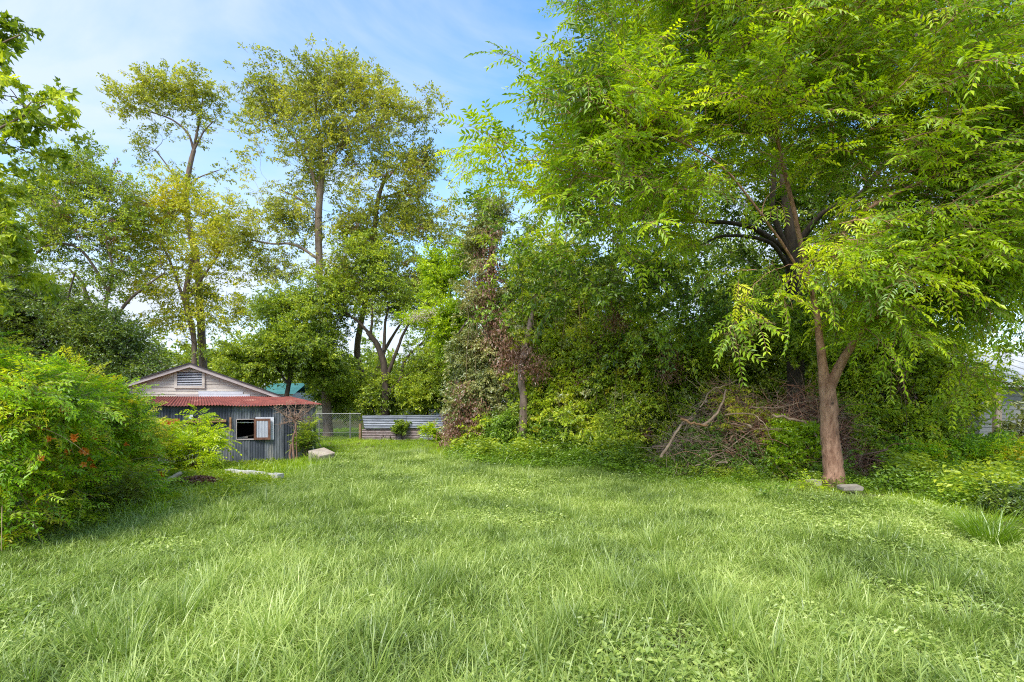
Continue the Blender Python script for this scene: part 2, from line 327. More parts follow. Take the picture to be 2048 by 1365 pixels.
SPRAYS = {}
def sprays(leaf, bark, Ln, nl, ln, wd, pinnate, lobed, droop, flat, cbias, nvar=6):
    """small leafy twigs along +X that drop under their own weight; kept and reused"""
    key = (leaf, bark, round(Ln, 2), nl, ln, wd, pinnate, lobed, droop, flat, cbias)
    if key in SPRAYS: return SPRAYS[key]
    out_ = []
    for v in range(nvar):
        g = Geo(); k = 7
        tm = np.linspace(.12, .92, k); ax = lambda t: np.stack([Ln * t, .06 * Ln * np.sin(3 * t + v), -droop * Ln * .5 * t ** 2], -1)
        tubes(g, ax(np.linspace(0, 1, 4)), Ln * np.array([.010, .008, .006, .003]), 3, 1)
        b = ax(tm); sg = np.where(np.arange(k) % 2, 1, -1); d = unit(np.stack([.75 + RNG.normal(size=k) * .15, sg * RNG.uniform(.5, 1.0, k), RNG.normal(size=k) * .38], -1))
        sl_ = Ln * RNG.uniform(.3, .55, k) * (1.15 - .5 * tm); tt = np.linspace(0, 1, 3)[None, :, None]
        sub = b[:, None] + d[:, None] * sl_[:, None, None] * tt - np.array([0, 0, 1.0]) * (sl_ * droop * .6)[:, None, None] * tt ** 2
        tubes(g, sub, np.ones((k, 1)) * Ln * np.array([.006, .004, .002]), 3, 1)
        if not pinnate:
            j = RNG.integers(0, k + 2, nl); t = RNG.uniform(.1, 1.05, nl); j2 = np.minimum(j, k - 1)
            p = np.where((j < k)[:, None], b[j2] + d[j2] * (sl_[j2] * t)[:, None] - np.array([0, 0, 1.0]) * (sl_[j2] * droop * .6 * t ** 2)[:, None], ax(.25 + .78 * t))
            dd = np.where((j < k)[:, None], d[j2], np.array([1.0, 0, -droop * .5]))
            p = p + RNG.normal(size=(nl, 3)) * Ln * .035
            ld = unit(dd * .8 + RNG.normal(size=(nl, 3)) * .7 + np.array([0, 0, -droop])); nn = unit(RNG.normal(size=(nl, 3)) * .55 + np.array([0, 0, flat])); l_ = ln * RNG.uniform(.6, 1.25, nl)
            ti = np.clip(RNG.random(nl) + cbias, 0, 1)
            if lobed: lobed_leaves(g, p, ld, nn, l_, 0, ti)
            else: leaf_quads(g, p, ld, nn, l_, l_ * wd, 0, ti)
        else:
            nr = max(3, int(nl / (2 * pinnate))); t = np.linspace(.1, 1.0, nr); p = ax(t); s2 = np.where(np.arange(nr) % 2, 1, -1)
            rd = unit(np.stack([.8 + RNG.normal(size=nr) * .2, s2 * RNG.uniform(.3, 1.1, nr), RNG.normal(size=nr) * .35 + .1], -1)); rd[-1] = (1, 0, -.2)
            rl = ln * pinnate * .60 * RNG.uniform(.7, 1.15, nr); side = unit(np.cross(rd, np.array([0, 0, 1.0]) + RNG.normal(size=(nr, 3)) * .25)); kk = np.linspace(.15, 1, pinnate); rt = RNG.random(nr)
            ts = np.linspace(0, 1, 3)
            tubes(g, p[:, None] + rd[:, None] * (rl[:, None] * ts)[..., None] - np.array([0, 0, 1.0]) * (rl[:, None] * .4 * ts ** 2)[..., None], np.full((nr, 3), Ln * .0025), 3, 1)
            for sgn in (-1, 1):
                q = p[:, None] + rd[:, None] * (rl[:, None] * kk)[..., None] - np.array([0, 0, 1.0]) * (rl[:, None] * .4 * kk ** 2)[..., None]
                ld = side[:, None] * sgn + rd[:, None] * (.35 + .6 * kk)[None, :, None] + np.array([0, 0, -1.0]) * (.3 + .35 * kk)[None, :, None]
                q = q.reshape(-1, 3); ld = ld.reshape(-1, 3) + RNG.normal(size=(len(q), 3)) * .12; nn = unit(np.array([0, 0, 1.0]) + RNG.normal(size=(len(q), 3)) * .25)
                l_ = ln * RNG.uniform(.75, 1.15, len(q)); leaf_quads(g, q, ld, nn, l_, l_ * wd, 0, np.clip(.7 * np.repeat(rt, pinnate) + .3 * RNG.random(len(q)) + cbias, 0, 1))
        out_.append(g.obj('leaf_spray', [M[leaf], M[bark]], link=False))
    SPRAYS[key] = out_; return out_

def foliage(name, root, clusters, center, rad, twigs, nl, ln, wd, leaf, bark='barkDark', pinnate=0, lobed=False, droop=.3, out=1.1, flat=.9, cbias=0.0, mixin=None, pitch=.35, jit=.35, fr=None):
    """the crown: leafy twigs standing outwards round every branch end"""
    n = len(clusters) * twigs; C = np.repeat(clusters, twigs, 0)
    od = unit((C - center) * [1, 1, .7]); d = unit(RNG.normal(size=(n, 3)) * [1, 1, .8] + od * out + [0, 0, .15])
    pos = C + RNG.normal(size=(n, 3)) * rad * jit
    yaw = np.arctan2(d[:, 1], d[:, 0]); pt = np.arcsin(np.clip(d[:, 2], -1, 1)) * .8 + RNG.normal(size=n) * pitch * .4
    rot = np.stack([RNG.normal(size=n) * .45, -pt, yaw], -1)
    src_ = list(sprays(leaf, bark, rad * 1.15, nl, ln, wd, pinnate, lobed, droop, flat, cbias)); idx = RNG.integers(0, len(src_), n)
    if mixin:
        for (lf2, frac, rng_f) in mixin:
            s2 = sprays(lf2, bark, rad * 1.15, nl, ln, wd, pinnate, lobed, droop, flat, 0.0); u = RNG.random(n)
            if rng_f: u = u + (noise3(pos, rng_f) < .0) * 1.0
            idx = np.where(u < frac, len(src_) + RNG.integers(0, len(s2), n), idx); src_ += list(s2)
    o = scatter(name, None, None, pos, rot, RNG.uniform(.7, 1.25, n), idx, src_); o['kind'] = 'stuff'
    if root is not None: o.parent = root; o.location = -root.location
    return o

TRI = 0
def tree(name, label, cat, base, lines, blobs, nclus, rad, twigs, per, ln, wd, leaf, bark, group=None, mind=0.0, gap=.25, gf=.9, shell=.5, pts=6, sides=8,
         rk=.011, maxr=.09, wob=.012, extra=None, **kw):
    """lines: [(px,py,D,r)...]; first is the trunk, the others limbs"""
    root = thing(name, base, label, cat, group)
    sk = []; sr = []
    for i, ln_ in enumerate(lines):
        A = np.array([[*P(a, b, D), r] for a, b, D, r in ln_]); n = max(8, 5 * len(A))
        A[:, 3] *= .8 if i == 0 else .68; A = smooth_line(A, n); A[1:-1, :3] += np.cumsum(RNG.normal(size=(n - 2, 3)) * wob, 0) * np.sin(np.linspace(0, PI, n))[1:-1, None] * .6
        if i == 0: A[0, :3] = base; A[0, 2] = gh(base[0], base[1]) - .12; A[0, 3] *= 1.15
        g = Geo(); R = A[:, 3] * (1 + RNG.normal(size=n) * .035); tubes(g, A[:, :3], R, sides if i else sides + 4, 0, cap=True)
        g.obj('trunk' if i == 0 else 'limb', M[bark], root, smooth=True)
        start = n // 3 if i == 0 else 1
        sk += list(A[start:, :3]); sr += list(A[start:, 3])
    bl = [(P(*b[0]), b[1], *(b[2:])) for b in blobs]
    cl = sample_blobs(bl, nclus, gap, gf, shell, mind)
    bp, br = grow(sk, sr, cl, rk=rk, maxr=maxr, pts=pts)
    g = Geo(); tubes(g, bp, br, 5, 0)
    if extra: extra(g)
    ob = g.obj('branches', [M[bark], M['vineStem'] if extra else M[bark], M['leafDead']], root, True); ob['kind'] = 'stuff'
    cen = np.array([b[0] for b in bl]).mean(0) - [0, 0, .5]
    foliage('crown', root, cl, cen, rad, twigs, per, ln, wd, leaf, bark, **kw)
    return root

# ================================================================== SETTING
def lines(n0, n1, step): return np.arange(n0, n1 + step * .5, step)
xs = np.concatenate([[-400, -200, -100, -60], np.arange(-40, 40.1, .5), [60, 100, 200, 400]])
ys = np.concatenate([[-200, -60, -20], np.arange(-5, 60.1, .5), [80, 120, 200, 400]])
X, Y = np.meshgrid(xs, ys); g = Geo(); V = np.stack([X, Y, gh(X, Y)], -1).reshape(-1, 3)
nx = len(xs); ii, jj = np.meshgrid(np.arange(len(ys) - 1), np.arange(nx - 1), indexing='ij'); b0 = (ii * nx + jj).ravel()
g.add(V, np.stack([b0, b0 + 1, b0 + nx + 1, b0 + nx], -1))
tag(g.obj('ground', M['soil'], smooth=True), kind='structure')

def blades(g, n, rad, h, wdt, lean=.5, curve=.8, m=0, seg=3, tint0=0., tint1=1., upright=False):
    a = RNG.uniform(0, 2 * PI, n); r = rad * np.sqrt(RNG.random(n)); B = np.stack([r * np.cos(a), r * np.sin(a), np.full(n, -.02)], -1)
    a2 = (a if upright else RNG.uniform(0, 2 * PI, n)) + RNG.normal(size=n) * .5
    D = np.stack([np.cos(a2), np.sin(a2), np.zeros(n)], -1); S = np.stack([-np.sin(a2), np.cos(a2), np.zeros(n)], -1)
    tw = RNG.uniform(-.9, .9, n)[:, None]; S = unit(S + D * tw)
    H = h * RNG.uniform(.45, 1.15, n); le = lean * RNG.uniform(.1, 1.0, n); cu = curve * RNG.uniform(.2, 1.1, n); W = wdt * RNG.uniform(.6, 1.3, n)
    t = np.linspace(0, 1, seg + 1)[None, :, None]
    C = B[:, None] + D[:, None] * (H * le)[:, None, None] * t + D[:, None] * (H * cu)[:, None, None] * t ** 2.2 + np.array([0, 0, 1.0]) * H[:, None, None] * (t - (.42 * cu)[:, None, None] * t ** 2.4)
    wt = np.array([1, .95, .7, .35, .2])[:seg] if seg > 2 else np.array([1, .7])[:seg]
    Wd = W[:, None, None] * wt[None, :, None] * .5
    Lf = C[:, :seg] - S[:, None] * Wd; Rt = C[:, :seg] + S[:, None] * Wd; tip = C[:, seg:]
    V = np.concatenate([Lf, Rt, tip], 1); nv = 2 * seg + 1; o = (np.arange(n) * nv)[:, None, None]
    Q = np.array([[k, seg + k, seg + k + 1, k + 1] for k in range(seg - 1)])[None] + o
    T = np.array([[[seg - 1, 2 * seg - 1, 2 * seg]]]) + o
    g.add(V.reshape(-1, 3), Q.reshape(-1, 4), T.reshape(-1, 3), m, np.repeat(RNG.uniform(tint0, tint1, n), nv))

def herb(g, n, rad, h, ln, wd=.6, m=0, flat=1.2, t0=0, t1=1):
    """low leafy patch"""
    a = RNG.uniform(0, 2 * PI, n); r = rad * np.sqrt(RNG.random(n))
    B = np.stack([r * np.cos(a), r * np.sin(a), h * RNG.random(n) ** .7], -1)
    d = RNG.normal(size=(n, 3)); d[:, 2] = RNG.uniform(-.3, .5, n)
    nn = unit(RNG.normal(size=(n, 3)) * .5 + np.array([0, 0, flat])); l_ = ln * RNG.uniform(.5, 1.2, n)
    leaf_quads(g, B, d, nn, l_, l_ * wd, m, RNG.uniform(t0, t1, n))

def src(build, mats):
    g = Geo(); build(g); return g.obj('grass_source', mats, link=False)

# ---- where things grow (world metres)
def px_of(x, y): return x / y * F + 1024
def py_of(y): return HORIZ + CAMH * F / y
EDGE = np.array([[-200, 1130], [0, 1090], [120, 1060], [250, 1035], [420, 1010], [540, 975], [620, 950], [720, 905], [850, 905], [900, 925], [1000, 940], [1200, 945], [1300, 965], [1500, 985], [1640, 1000], [1850, 1030], [2000, 1075], [2300, 1120]], float)
def lawn_mask(x, y):       # > 0 inside the pale lawn
    e = np.interp(px_of(x, y), EDGE[:, 0], EDGE[:, 1]); De = CAMH * F / (e - HORIZ)
    return (De - y)

def jitter_grid(x0, x1, y0, y1, s):
    gx, gy = np.meshgrid(np.arange(x0, x1, s), np.arange(y0, y1, s)); p = np.stack([gx.ravel(), gy.ravel()], -1)
    return p + RNG.uniform(-.5, .5, p.shape) * s * 1.1

def in_view(p, m=1.0): return (np.abs(p[:, 0]) < p[:, 1] * .95 + m)

def do_scatter(name, label, cat, p, sources, idx, smin=.8, smax=1.25, tilt=.12, sc=None):
    n = len(p); z = gh(p[:, 0], p[:, 1]); pts = np.stack([p[:, 0], p[:, 1], z], -1)
    rot = np.stack([RNG.normal(size=n) * tilt, RNG.normal(size=n) * tilt, RNG.uniform(0, 2 * PI, n)], -1)
    s = RNG.uniform(smin, smax, n) if sc is None else sc
    return scatter(name, label, cat, pts, rot, s, idx, sources)

# lawn
S = []
for k in range(5): S.append(src(lambda g: (blades(g, 110, .24, .15, .0085, .5, 1.0, 0, 3, 0, .8), herb(g, 14, .22, .07, .035, .6, 0, 1.2, .2, .9)), [M['grass']]))
for k in range(4): S.append(src(lambda g: blades(g, 85, .17, .235, .009, .5, .95, 0, 4, .1, 1), [M['grass']]))
for k in range(3): S.append(src(lambda g: blades(g, 60, .08, .40, .0075, .3, .55, 0, 4, .0, .75, True), [M['grass']]))
for k in range(3): S.append(src(lambda g: (herb(g, 90, .22, .09, .045, .62, 0, 1.4, .2, 1), blades(g, 14, .2, .16, .006, .5, .9, 0, 3)), [M['grass']]))
for k in range(2): S.append(src(lambda g: (blades(g, 14, .10, .52, .009, .35, .7, 0, 4, .4, 1, True), blades(g, 40, .18, .2, .011, .5, 1.0, 0, 3, .3, 1)), [M['grass']]))
p = jitter_grid(-24, 24, 1.4, 24, .147); p = p[in_view(p, np.where(p[:, 1] < 12, 3.2, 1.0))]; lm = lawn_mask(p[:, 0], p[:, 1]) + RNG.normal(size=len(p)) * .25
p = p[lm > 0]; far = p[:, 1] > 13; p = p[~far | (RNG.random(len(p)) < .75)]
q3 = np.stack([p[:, 0], p[:, 1], np.zeros(len(p))], -1); nz = noise3(q3, .55); nz2 = noise3(q3 + 40, 1.2); u = RNG.random(len(p))
herby = (nz2 > .25) | ((p[:, 0] > 4) & (p[:, 1] > 6) & (nz2 > -.25))
idx = RNG.integers(0, 5, len(p))
tallp = np.clip(.18 + .35 * nz, .03, .6) * np.where(p[:, 1] < 8, 1, .5)
idx = np.where(u < tallp, RNG.integers(5, 9, len(p)), idx)
idx = np.where((u > .975) & (nz > -.2), RNG.integers(9, 12, len(p)), idx)
idx = np.where(herby & (u > .3) & (u < .95), RNG.integers(12, 15, len(p)), idx)
idx = np.where(u > .993, RNG.integers(15, 17, len(p)), idx)
sc = RNG.uniform(.75, 1.25, len(p)) * (1 + .18 * nz)
TU = [(860, 1200, 9), (880, 1185, 9), (1335, 1085, 7), (1320, 1100, 5), (470, 1075, 6), (515, 1025, 5), (1215, 1180, 7), (1640, 1170, 6), (1700, 1200, 5), (1770, 1090, 3), (1460, 1260, 9), (1100, 1300, 8), (700, 1330, 7), (330, 1250, 6), (1900, 1200, 7), (1980, 1270, 8), (1560, 1320, 8), (200, 1330, 6), (980, 1060, 4), (640, 1130, 5), (1180, 1040, 3), (1130, 1140, 4)]
ex = []
for a_, b_, c_ in TU:
    c_ = max(2, c_ // 2); D_ = CAMH * F / (b_ - HORIZ); q_ = P(a_, b_, D_)[:2]; ex.append(q_ + RNG.normal(size=(c_, 2)) * .2)
ex = np.concatenate(ex); p = np.concatenate([p, ex]); idx = np.concatenate([idx, RNG.integers(9, 12, len(ex))]); sc = np.concatenate([sc, RNG.uniform(.8, 1.25, len(ex))])
do_scatter('lawn_grass', 'pale green overgrown lawn grass filling the open yard', 'grass', p, S, idx, sc=sc)

# bright grass beyond the lawn
S = []
for k in range(4): S.append(src(lambda g: blades(g, 80, .22, .17, .009, .5, 1.0, 0, 3), [M['grassY']]))
for k in range(3): S.append(src(lambda g: blades(g, 60, .15, .33, .010, .4, .8, 0, 3), [M['grassY']]))
p = jitter_grid(-16, 2.2, 6, 34, .19); lm = lawn_mask(p[:, 0], p[:, 1]) + RNG.normal(size=len(p)) * .3
P3 = px_of(p[:, 0], p[:, 1])
k = (lm < .15) & (P3 > 430 + RNG.normal(size=len(p)) * 25) & (P3 < 900 - 0 * p[:, 1]) & (p[:, 1] > 9) & ~((P3 < 505) & (p[:, 1] > 14.0))
k |= (lm < .15) & (P3 > 180) & (P3 < 470) & (RNG.random(len(p)) < .25) & (p[:, 1] < 13)
p = p[k]; q3 = np.stack([p[:, 0], p[:, 1], np.zeros(len(p))], -1); nz = noise3(q3, .8)
idx = np.where(RNG.random(len(p)) < .25 + .35 * nz, RNG.integers(4, 7, len(p)), RNG.integers(0, 4, len(p)))
do_scatter('bright_grass', 'bright yellow green grass beside the shed and before the tin fence', 'grass', p, S, idx, sc=RNG.uniform(.7, 1.2, len(p)) * np.where(p[:, 1] > 19, .55, 1.0))

# leafy ground cover: yellow green at the left, darker under the thicket at the right
S = [src(lambda g: herb(g, 120, .26, .13, .055, .55), [M['leafHerbY']]) for k in range(3)]
S += [src(lambda g: (herb(g, 60, .22, .10, .05, .5), blades(g, 22, .2, .2, .008, .5, .9)), [M['leafHerbY']])]
p = jitter_grid(-13, -4, 6.2, 15.5, .2); lm = lawn_mask(p[:, 0], p[:, 1]) + RNG.normal(size=len(p)) * .3
P3 = px_of(p[:, 0], p[:, 1]); p = p[(lm < .2) & (P3 > 60) & (P3 < 560) & (noise3(np.stack([p[:, 0], p[:, 1], 0 * p[:, 0]], -1), 1.4) > -.55)]
do_scatter('yellow_ground_cover', 'yellow green creeping weeds between the trumpet vine and the lawn', 'ground cover', p, S, RNG.integers(0, 4, len(p)), .7, 1.3)
S = [src(lambda g: herb(g, 130, .27, .2, .06, .6), [M['leafHerb']]) for k in range(3)]
S += [src(lambda g: (herb(g, 60, .22, .14, .05, .5), blades(g, 26, .2, .2, .009, .5, .9)), [M['leafHerb']])]
S += [src(lambda g: (herb(g, 170, .26, .38, .075, .55)), [M['leafHerb']]), src(lambda g: (herb(g, 120, .22, .55, .10, .5)), [M['leafMid']])]
p = jitter_grid(-6, 26, 8, 25, .22); lm = lawn_mask(p[:, 0], p[:, 1]) + RNG.normal(size=len(p)) * .25
P3 = px_of(p[:, 0], p[:, 1]); kk = (lm < .15) & (P3 > 905) & in_view(p, 3.5)
kk &= ~((P3 > 1560) & (lm > -1.6) & (noise3(np.stack([p[:, 0], p[:, 1], 0 * p[:, 0]], -1), 1.2) < .12))
for (a_, b_) in ((1627, 988), (1700, 990), (1665, 985)):
    D_ = CAMH * F / (b_ - HORIZ); kk &= np.hypot(p[:, 0] - P(a_, b_, D_)[0], p[:, 1] - D_ + .15) > .48
p = p[kk]; lm = lawn_mask(p[:, 0], p[:, 1])
do_scatter('ground_cover', 'green creeping vines and weeds along the foot of the thicket', 'ground cover', p, S, np.where((lm < -.5) & (RNG.random(len(p)) < .55), RNG.integers(4, 6, len(p)), RNG.integers(0, 4, len(p))), sc=RNG.uniform(.8, 1.3, len(p)) * np.where((np.abs(px_of(p[:, 0], p[:, 1]) - 1530) < 240) & (p[:, 1] > 10), .55, 1.0))
# short dark grass round the foot of the right hand trunk
S = [src(lambda g: blades(g, 80, .22, .12, .008, .5, 1.0), [M['grassG']]) for k in range(3)]
p = jitter_grid(1.5, 12, 7, 14, .19); lm = lawn_mask(p[:, 0], p[:, 1]) + RNG.normal(size=len(p)) * .3; P3 = px_of(p[:, 0], p[:, 1])
p = p[(lm < .9) & (lm > -1.8) & (P3 > 1300) & (noise3(np.stack([p[:, 0], p[:, 1], 0 * p[:, 0]], -1), 1.1) > -.45)]
do_scatter('short_grass', 'short green grass round the foot of the slender tree', 'grass', p, S, RNG.integers(0, 3, len(p)), .6, 1.3)

# ================================================================== SHED
TH = math.radians(22); U = np.array([math.cos(TH), math.sin(TH), 0]); W2 = np.array([-math.sin(TH), math.cos(TH), 0]); O = np.array([-7.56, 15.0, 0.0])
def SH(V): V = np.asarray(V, float).reshape(-1, 3); return O + V[:, :1] * U + V[:, 1:2] * W2 + V[:, 2:3] * np.array([0, 0, 1])
def u_at(px, v=0):    # u on the wall plane where the photo has this column
    k = (px - 1024) / F; Ov = O + W2 * v; return (k * Ov[1] - Ov[0]) / (U[0] - k * U[1])
def z_at(px, py, v=0):
    q = O + W2 * v + U * u_at(px, v); return CAMH - (py - HORIZ) / F * q[1]
def galv(name, c1, c2, rust, t3): return surf_mat(name, c1, c2, 5, .62, .35, stretch=(1.6, 1.6, .35), c3=rust, s3=3.2, t3=t3 - .07, bump=.15, bscale=18, tint=.12)
GV = [galv('tin_blue_grey', (.035, .043, .06), (.095, .108, .135), (.19, .20, .20), .60), galv('tin_dark', (.025, .032, .045), (.075, .085, .11), (.14, .15, .16), .62),
      galv('tin_light', (.085, .095, .115), (.19, .205, .225), (.06, .068, .085), .62), galv('tin_pale_foot', (.10, .11, .13), (.21, .225, .25), (.26, .25, .23), .57)]
M['rustPanel'] = surf_mat('rust_red_panel', (.32, .07, .03), (.46, .13, .05), 6, .8, .1, stretch=(3, 3, .5), bump=.2)
M['roofRust'] = surf_mat('rust_red_roof', (.13, .035, .028), (.30, .08, .058), 4, .75, .1, stretch=(1, 1, 1), c3=(.42, .21, .15), s3=2.4, t3=.58, bump=.15)
M['wood'] = surf_mat('bare_brown_wood', (.22, .11, .05), (.42, .25, .13), 4, .85, stretch=(.4, 1, 4), bump=.3)
M['woodRed'] = surf_mat('red_brown_wood', (.075, .032, .022), (.21, .10, .065), 5, .8, stretch=(3, 3, 1), bump=.3)
M['sid'] = surf_mat('peeling_siding', (.40, .35, .30), (.62, .57, .51), 3.2, .85, stretch=(.5, .5, 6), c3=(.28, .20, .17), s3=3.2, t3=.60, bump=.3, tint=.1)
M['rake'] = surf_mat('weathered_rake_paint', (.33, .28, .27), (.50, .44, .42), 5, .85, stretch=(.6, .6, 3), bump=.3)
M['white'] = surf_mat('white_siding_paint', (.50, .52, .57), (.64, .66, .72), 4, .6, bump=.05)
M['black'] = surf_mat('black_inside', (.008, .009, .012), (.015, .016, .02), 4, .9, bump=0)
M['shingle'] = surf_mat('dark_shingle', (.03, .03, .035), (.07, .065, .07), 12, .95, bump=.5)
M['greywood'] = surf_mat('grey_weathered_wood', (.20, .17, .14), (.40, .36, .31), 4, .9, stretch=(.5, .5, 3), bump=.4)
M['concrete'] = surf_mat('stained_concrete', (.22, .19, .155), (.36, .32, .26), 5, .9, c3=(.22, .20, .16), s3=5, t3=.62, bump=.35)
M['concreteTop'] = M['concrete']
M['glass'] = surf_mat('curtained_pane', (.26, .28, .33), (.42, .44, .50), 9, .3, stretch=(6, 6, .3), bump=0)
M['metalPane'] = surf_mat('grey_curtain', (.36, .38, .44), (.5, .52, .58), 6, .6, bump=0)
M['pvc'] = surf_mat('white_pipe', (.62, .62, .58), (.75, .75, .72), 4, .5, bump=0)

def corr(g, u0, u1, z0, z1, v=0.0, amp=.0055, pitch=.068, m=0, M_=SH, tint=.5, rag=0.0, nz=2):
    """vertical corrugated sheet, thin but two sided with real waves"""
    n = max(4, int((u1 - u0) / pitch * 6)); uu = np.linspace(u0, u1, n); ph = 2 * PI * uu / pitch
    vv = v - amp * np.sin(ph); zz = np.linspace(0, 1, nz)
    bot = z0 + rag * (np.sin(uu * 9) + np.sin(uu * 23)) * .5; Vs = []
    for side in (0, 1):
        for t in zz: Vs.append(np.stack([uu, vv + side * .0025, bot * (1 - t) + z1 * t], -1))
    V = M_(np.concatenate(Vs)); Q = []
    for side in (0, 1):
        for r in range(nz - 1):
            a = (side * nz + r) * n
            for i in range(n - 1): Q.append([a + i, a + i + 1, a + n + i + 1, a + n + i] if side == 0 else [a + i + 1, a + i, a + n + i, a + n + i + 1])
    a, b = 0, nz * n
    for i in range(n - 1): Q.append([a + i, b + i, b + i + 1, a + i + 1]); Q.append([(nz - 1) * n + i, (nz - 1) * n + i + 1, (2 * nz - 1) * n + i + 1, (2 * nz - 1) * n + i])
    g.add(V, Q, None, m, tint)

shed = thing('garden_shed', SH([[0, 0, 0]])[0], 'low shed of patched grey corrugated tin with rusty red lean-to roof', 'shed')
def part(name, build, mat, parent=shed, smooth=False, label=None):
    g = Geo(); build(g); o = g.obj(name, mat, None, smooth)
    o.parent = parent; o.location = -shed.location if parent is shed else (0, 0, 0)
    if label: o['label'] = label
    return o
EZ = 1.66
uL = u_at(245); uR = u_at(631); zs = z_at(430, 857)
cols = [(u_at(245), u_at(290), 1, 0, .5), (u_at(290), u_at(340), 1, 3, .5), (u_at(340), u_at(389), 0, 3, .4), (u_at(389), u_at(428), 1, 0, .5), (u_at(428), u_at(464), 1, 3, .6)]
for i, (a, b, m1, m2, t) in enumerate(cols):
    part('tin_sheet', lambda g: corr(g, a, b + .02, zs - .03, EZ, -.010 - .006 * (i % 2), tint=RNG.random()), GV[m1])
    part('tin_sheet', lambda g: corr(g, a - .01, b + .01, -.05, zs + .01, .004 - .004 * (i % 2), tint=RNG.random()), GV[m2])
w0, w1 = u_at(474), u_at(511); w2 = u_at(544); wz1, wz0 = z_at(490, 840), z_at(490, 878); ua, ub = u_at(464), u_at(567); uc = u_at(500)
part('tin_sheet', lambda g: corr(g, ua, w0, -.05, EZ, -.026, tint=.6), GV[2])
part('tin_sheet', lambda g: corr(g, w0, uc, wz1, EZ, -.026, tint=.6), GV[2])
part('tin_sheet', lambda g: corr(g, uc, w2 + .02, wz1 + .04, EZ, -.018, tint=.5), GV[0])
part('tin_sheet', lambda g: corr(g, w0, uc, -.05, wz0, -.026, tint=.5), GV[2])
part('tin_sheet', lambda g: corr(g, uc, u_at(530), -.05, wz0, -.018, tint=.3), GV[0])
part('tin_sheet', lambda g: corr(g, u_at(530), w2 + .02, -.05, wz0, -.024, tint=.6), GV[3])
part('tin_sheet', lambda g: corr(g, w2 + .02, ub, -.05, EZ, -.028, tint=.4), GV[2])
part('tin_sheet', lambda g: corr(g, ub, u_at(600), z_at(580, 867), EZ, -.010, tint=.2), GV[1])
part('tin_sheet', lambda g: corr(g, ub, u_at(600), -.05, z_at(580, 865), -.004, tint=.5), GV[1])
part('tin_sheet', lambda g: corr(g, u_at(600), uR, -.05, EZ, -.014, tint=.35), GV[0])
# inner shell: side walls, back
part('side_wall', lambda g: corr(g, 0, 4.5, -.05, EZ + .02, 0, M_=lambda V: SH(np.stack([uR - V[:, 1], V[:, 0], V[:, 2]], -1))), GV[1])
part('side_wall', lambda g: corr(g, 0, 4.5, -.05, EZ + .02, 0, M_=lambda V: SH(np.stack([uL + V[:, 1], V[:, 0], V[:, 2]], -1))), GV[1])
part('back_wall', lambda g: box(g, (uL, 4.5, -.05), (uR, 4.56, EZ), 0, SH), GV[1])
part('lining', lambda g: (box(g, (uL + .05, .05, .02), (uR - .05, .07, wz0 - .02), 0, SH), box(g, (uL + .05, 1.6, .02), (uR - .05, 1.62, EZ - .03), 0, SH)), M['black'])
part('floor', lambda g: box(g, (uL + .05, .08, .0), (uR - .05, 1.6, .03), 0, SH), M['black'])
# window things
wf = part('window_frame', lambda g: (box(g, (w0 - .012, -.05, wz0 - .03), (w1, .03, wz0 - .002), 0, SH), box(g, (w0 - .015, -.05, wz0 - .03), (w0 - .002, .03, wz1 + .02), 0, SH),
     box(g, (w0 - .012, -.05, wz1 + .004), (w1, .03, wz1 + .024), 0, SH), 0), M['rake'])
part('window_board', lambda g: box(g, (w1 + .002, -.06, wz0 - .035), (w2 + .05, -.03, wz1 + .065), 0, SH), M['white'])
def sash(g):
    a, b, c, d = w1 - .035, w2 - .035, wz0 - .03, wz1 + .03; f = .062
    def tilt(V): V = np.asarray(V, float).copy(); V[:, 1] -= (V[:, 0] - a) * .12 + .09; return SH(V)
    box(g, (a, 0, c), (a + f, .035, d), 0, tilt); box(g, (b - f, 0, c), (b, .035, d), 0, tilt); box(g, (a + f, .003, c), (b - f, .033, c + f), 0, tilt); box(g, (a + f, .003, d - f), (b - f, .033, d), 0, tilt)
    g.tilt = tilt; g.ab = (a, b, c, d, f)
gs = Geo(); sash(gs); so_ = gs.obj('window_sash', M['woodRed'], shed); a, b, c, d, f = gs.ab
gp = Geo(); box(gp, (a + f, .012, c + f), (b - f, .02, d - f), 0, gs.tilt); q = gp.obj('pane', M['glass']); q.parent = so_
for k in range(4):
    gp = Geo(); uu = a + f + (b - a - 2 * f) * (k + .5) / 4; box(gp, (uu - .012, .006, c + f), (uu + .006, .012, d - f), 0, gs.tilt); q = gp.obj('curtain_fold', M['metalPane']); q.parent = so_
def bar(u0, z0, u1, z1, v, r, mat, name, v1=None):
    v1 = v if v1 is None else v1
    return part(name, lambda g: tubes(g, SH([[u0, v, z0], [u1, v1, z1]]), np.array([r, r]), 8, 0, cap=True), mat)
bar(w0 - .1, wz1 - .075, w1 + .3, wz1 - .085, .07, .014, M['pvc'], 'inner_rail')
part('inner_board', lambda g: box(g, (w0 - .1, .2, wz0 - .02), (w0 + .25, .26, wz0 + .03), 0, lambda V: SH(np.stack([V[:, 0], V[:, 1], V[:, 2] + (V[:, 0] - w0) * .12], -1))), M['greywood'])
for k in range(4): part('inner_board', lambda g: box(g, (w0 + .1 + k * .09, .3 + k * .05, wz0 - .02), (w0 + .5, .34 + k * .05, wz0 + .012), 0, lambda V: SH(np.stack([V[:, 0], V[:, 1], V[:, 2] + (V[:, 0] - w0) * .22 - k * .02], -1))), M['barkDark'])
part('shelf_board', lambda g: box(g, (u_at(369), -.10, z_at(400, 845)), (u_at(453), -.035, z_at(400, 840)), 0, SH), M['wood'])
part('shelf_board', lambda g: box(g, (u_at(385), -.13, z_at(400, 840) + .003), (u_at(439), -.04, z_at(400, 837.5)), 0, SH), M['wood'])
